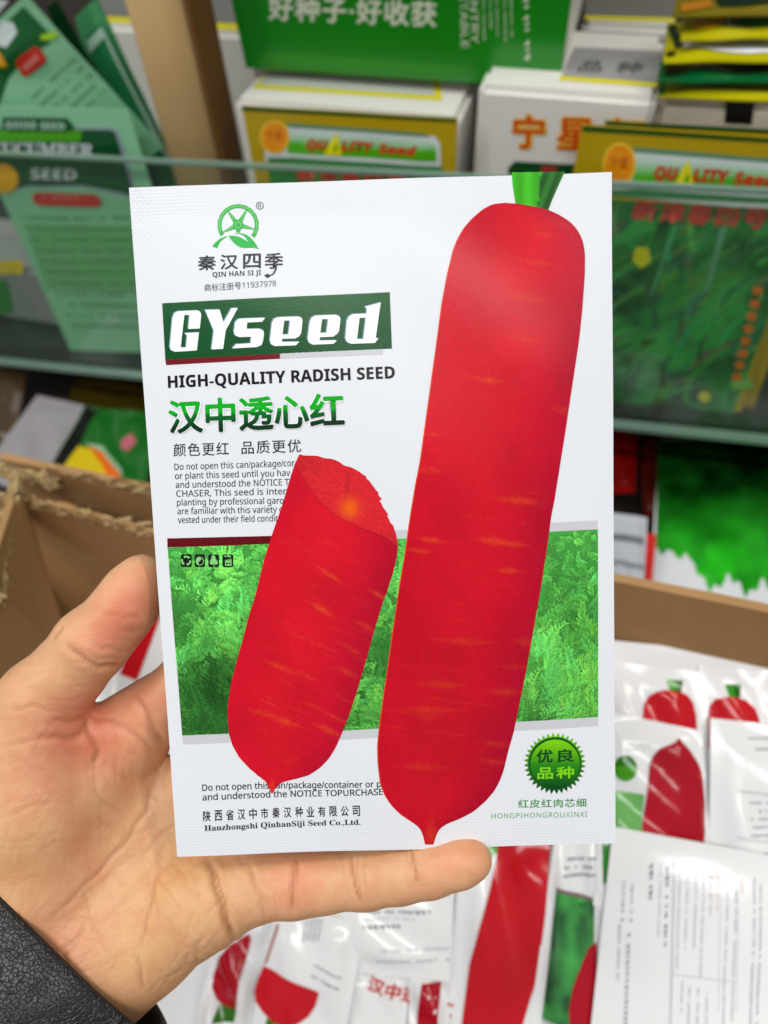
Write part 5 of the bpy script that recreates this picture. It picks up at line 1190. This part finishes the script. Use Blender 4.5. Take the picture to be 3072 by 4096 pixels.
s_, t = binpack([(2320, 4500), (3500, 4700), (3400, 3480), (2452, 3306)], 17, 'big white packet back side up with columns of small print', 65, lump=.0012, bulge=.0012)
p = Print(s_, .0006); G7 = srgb(110, 114, 120); G8 = srgb(168, 172, 178)
for x, y0, y1, h_, c_ in [(2500, 3500, 3640, 16, G8), (2535, 3510, 3640, 14, G8), (2485, 3660, 3870, 14, G8), (2525, 3690, 4200, 20, G8), (2615, 3435, 3570, 20, G7), (2680, 3450, 3740, 16, G7), (2650, 3440, 3700, 8, G8),
        (2728, 3470, 3830, 9, G8), (2760, 3480, 3760, 9, G8), (2795, 3480, 3760, 8, G8), (2825, 3490, 3860, 9, G8), (2855, 3490, 3620, 9, G8), (2920, 3540, 4060, 9, G8), (2955, 3540, 4040, 9, G8), (3030, 3500, 4050, 12, G8), (3055, 3510, 4050, 12, G8),
        (2740, 3880, 4000, 8, G8), (2770, 3900, 4100, 9, G8), (2805, 3900, 4070, 9, G8), (2840, 3920, 4090, 9, G8)]:
    p.smear(x+6, y0, x-4, y1, c_, h=h_, direction=(-.03, 1))
p.smear(2883, 3475, 2880, 3615, srgb(224, 170, 166), h=8, direction=(0, 1)); p.smear(2985, 3500, 2982, 3560, srgb(224, 180, 166), h=9, direction=(0, 1))
for pts in [[(2705, 3435), (2712, 3435), (2700, 4100), (2693, 4100)], [(2700, 3850), (2960, 3885), (2960, 3888), (2700, 3853)], [(2895, 3460), (2897, 3460), (2890, 4000), (2888, 4000)], [(2965, 3470), (2967, 3470), (2962, 4000), (2960, 4000)]]: p.poly(pts, srgb(206, 208, 212))
p.build('back_print', M_pack, t)
# long radish packet and the one over it
s_, t = binpack([(1740, 4520), (2260, 4560), (2330, 3330), (1850, 3300)], 9, 'packet with one long red radish right of the little fingertip', 66, lump=.0028, bulge=.003)
p = Print(s_, .0007); p.poly([(1843, 4140), (1855, 4040), (1880, 3850), (1920, 3700), (1960, 3560), (1985, 3450), (2002, 3330), (2215, 3330), (2200, 3420), (2180, 3650), (2150, 3900), (2100, 4060), (2060, 4200), (1850, 4300)], gcol(RED, 6), grid=40); p.build('radish_picture', M_pack, t)
p = Print(s_, .0005); p.poly([(1945, 3370), (2000, 3374), (1996, 3400), (1960, 3440), (1948, 3420)], srgb(70, 160, 50)); p.build('field_picture', M_pack, t)
s_, t = binpack([(2060, 4560), (2440, 4620), (2400, 3330), (2222, 3320)], 13, 'packet with a field picture and half a small radish, under the big back side', 67, lump=.002)
p = Print(s_, .0006)
p.poly([(2236, 3446), (2376, 3476), (2372, 3485), (2235, 3456)], srgb(130, 110, 112))
im3 = leafy(60, 40, 31)*1.25; xy, fc, U, V_ = quadgrid([(2234, 3456), (2376, 3486), (2370, 3900), (2190, 3868)], 30, 60); p.raw(xy, fc, sample(im3, U, V_)+.02); p.poly([(2190, 3870), (2370, 3902), (2370, 3918), (2190, 3886)], srgb(190, 192, 196), dz=.0001)
p.smear(2258, 3380, 2376, 3400, srgb(120, 122, 128), h=10, rows=3, gap=18); p.smear(2196, 3995, 2330, 4020, srgb(120, 122, 128), h=10, rows=2, gap=18); p.smear(2190, 4065, 2350, 4085, srgb(90, 92, 98), h=16); p.smear(2262, 3488, 2340, 3500, srgb(30, 60, 30), h=20); p.build('front_print', M_pack, t)
p = Print(s_, .0009); p.poly([(2374, 3600), (2384, 3600), (2380, 4000), (2352, 4012), (2340, 4035), (2332, 4010), (2310, 3960), (2285, 3880), (2282, 3810), (2296, 3740), (2330, 3660), (2355, 3610)], gcol(RED2, 7)); p.build('radish_picture', M_pack, t)
s_, t = binpack([(2372, 3620), (2418, 3640), (2440, 3330), (2392, 3325)], 15, 'sliver of a packet with green print beside the big back side', 68, lump=.0004, bulge=.0004)
p = Print(s_, .0005); p.poly([(2408, 3375), (2450, 3380), (2444, 3520), (2412, 3540)], srgb(30, 130, 24)); p.build('field_picture', M_pack, t)
# lower middle
s_, t = binpack([(1310, 3880), (1800, 3925), (1828, 3380), (1350, 3350)], 12, 'white packet back side up under the little finger', 69, lump=.0016)
p = Print(s_, .0006)
p.smear(1455, 3640, 1720, 3650, srgb(120, 124, 130), h=17); p.smear(1455, 3670, 1660, 3678, srgb(180, 184, 190), h=9); p.smear(1452, 3698, 1590, 3704, srgb(130, 134, 140), h=22)
for k_ in range(2): p.smear(1505, 3792+k_*44, 1790, 3815+k_*44, srgb(182, 186, 192), h=14)
p.poly([(1600, 3560), (1800, 3560), (1800, 3584), (1600, 3580)], srgb(196, 200, 206)); p.build('back_print', M_pack, t)
s_, t = binpack([(1320, 4300), (1610, 4330), (1640, 3890), (1370, 3860)], 9, 'white packet with a red heading below the back-side packet', 70, lump=.001)
p = Print(s_, .0006); p.text('汉中透心红', (1470, 3952), (1800, 4066), (1484, 3896), srgb(206, 60, 50), bold=.03, cjk=True); p.build('front_lettering', M_pack, t)
s_, t = binpack([(1620, 4400), (1790, 4420), (1800, 3880), (1640, 3870)], 10.5, 'white packet with a narrow dark red radish at the bottom edge', 71, lump=.003)
p = Print(s_, .0006); p.poly([(1665, 4300), (1668, 4060), (1690, 3925), (1764, 3930), (1754, 4060), (1740, 4300)], gcol(RED2, 8)); p.build('radish_picture', M_pack, t)
s_, t = binpack([(985, 4200), (1350, 4330), (1460, 3700), (1110, 3600)], 14, 'packet turned round with a red radish dome pointing down', 72, lump=.002)
p = Print(s_, .0006); p.poly([(1056, 3862), (1278, 3964), (1262, 4020), (1235, 4060), (1190, 4086), (1140, 4092), (1090, 4075), (1050, 4040), (1025, 4000), (1020, 3960), (1035, 3910)], gcol(RED, 9)); p.poly([(1110, 3690), (1118, 3700), (1068, 3850), (1056, 3856)], srgb(180, 120, 110)); p.build('radish_picture', M_pack, t)
p = Print(s_, .0004); p.poly([(1070, 4065), (1110, 4085), (1160, 4095), (1140, 4140), (1060, 4120)], srgb(60, 120, 20)); p.build('leaf_stalk_picture', M_pack, t)
p = Print(s_, .0006)
for k_ in range(4): p.smear(1236+k_*18, 3662+k_*5, 1216+k_*16, 3756, srgb(130, 136, 142), h=11, direction=(-.2, 1))
p.smear(1258, 3850, 1370, 3905, srgb(150, 156, 162), h=12, direction=(.9, .42)); p.smear(1245, 3890, 1360, 3945, srgb(130, 136, 142), h=12, direction=(.9, .42)); p.build('back_print', M_pack, t)
s_, t = binpack([(760, 4250), (975, 4300), (1120, 3620), (880, 3600)], 11, 'packet with a shiny dark red radish just right of the wrist', 73, lump=.003, bulge=.004)
p = Print(s_, .0007); p.poly([(1000, 3740), (1005, 3760), (975, 3900), (950, 4040), (900, 4040), (870, 4010), (848, 3960), (850, 3920), (880, 3840), (930, 3780)], gcol(RED2, 10), grid=30); p.build('radish_picture', M_pack, t)
p = Print(s_, .0005); p.poly([(880, 4020), (950, 4045), (935, 4100), (860, 4090)], srgb(50, 110, 20)); p.build('leaf_stalk_picture', M_pack, t)
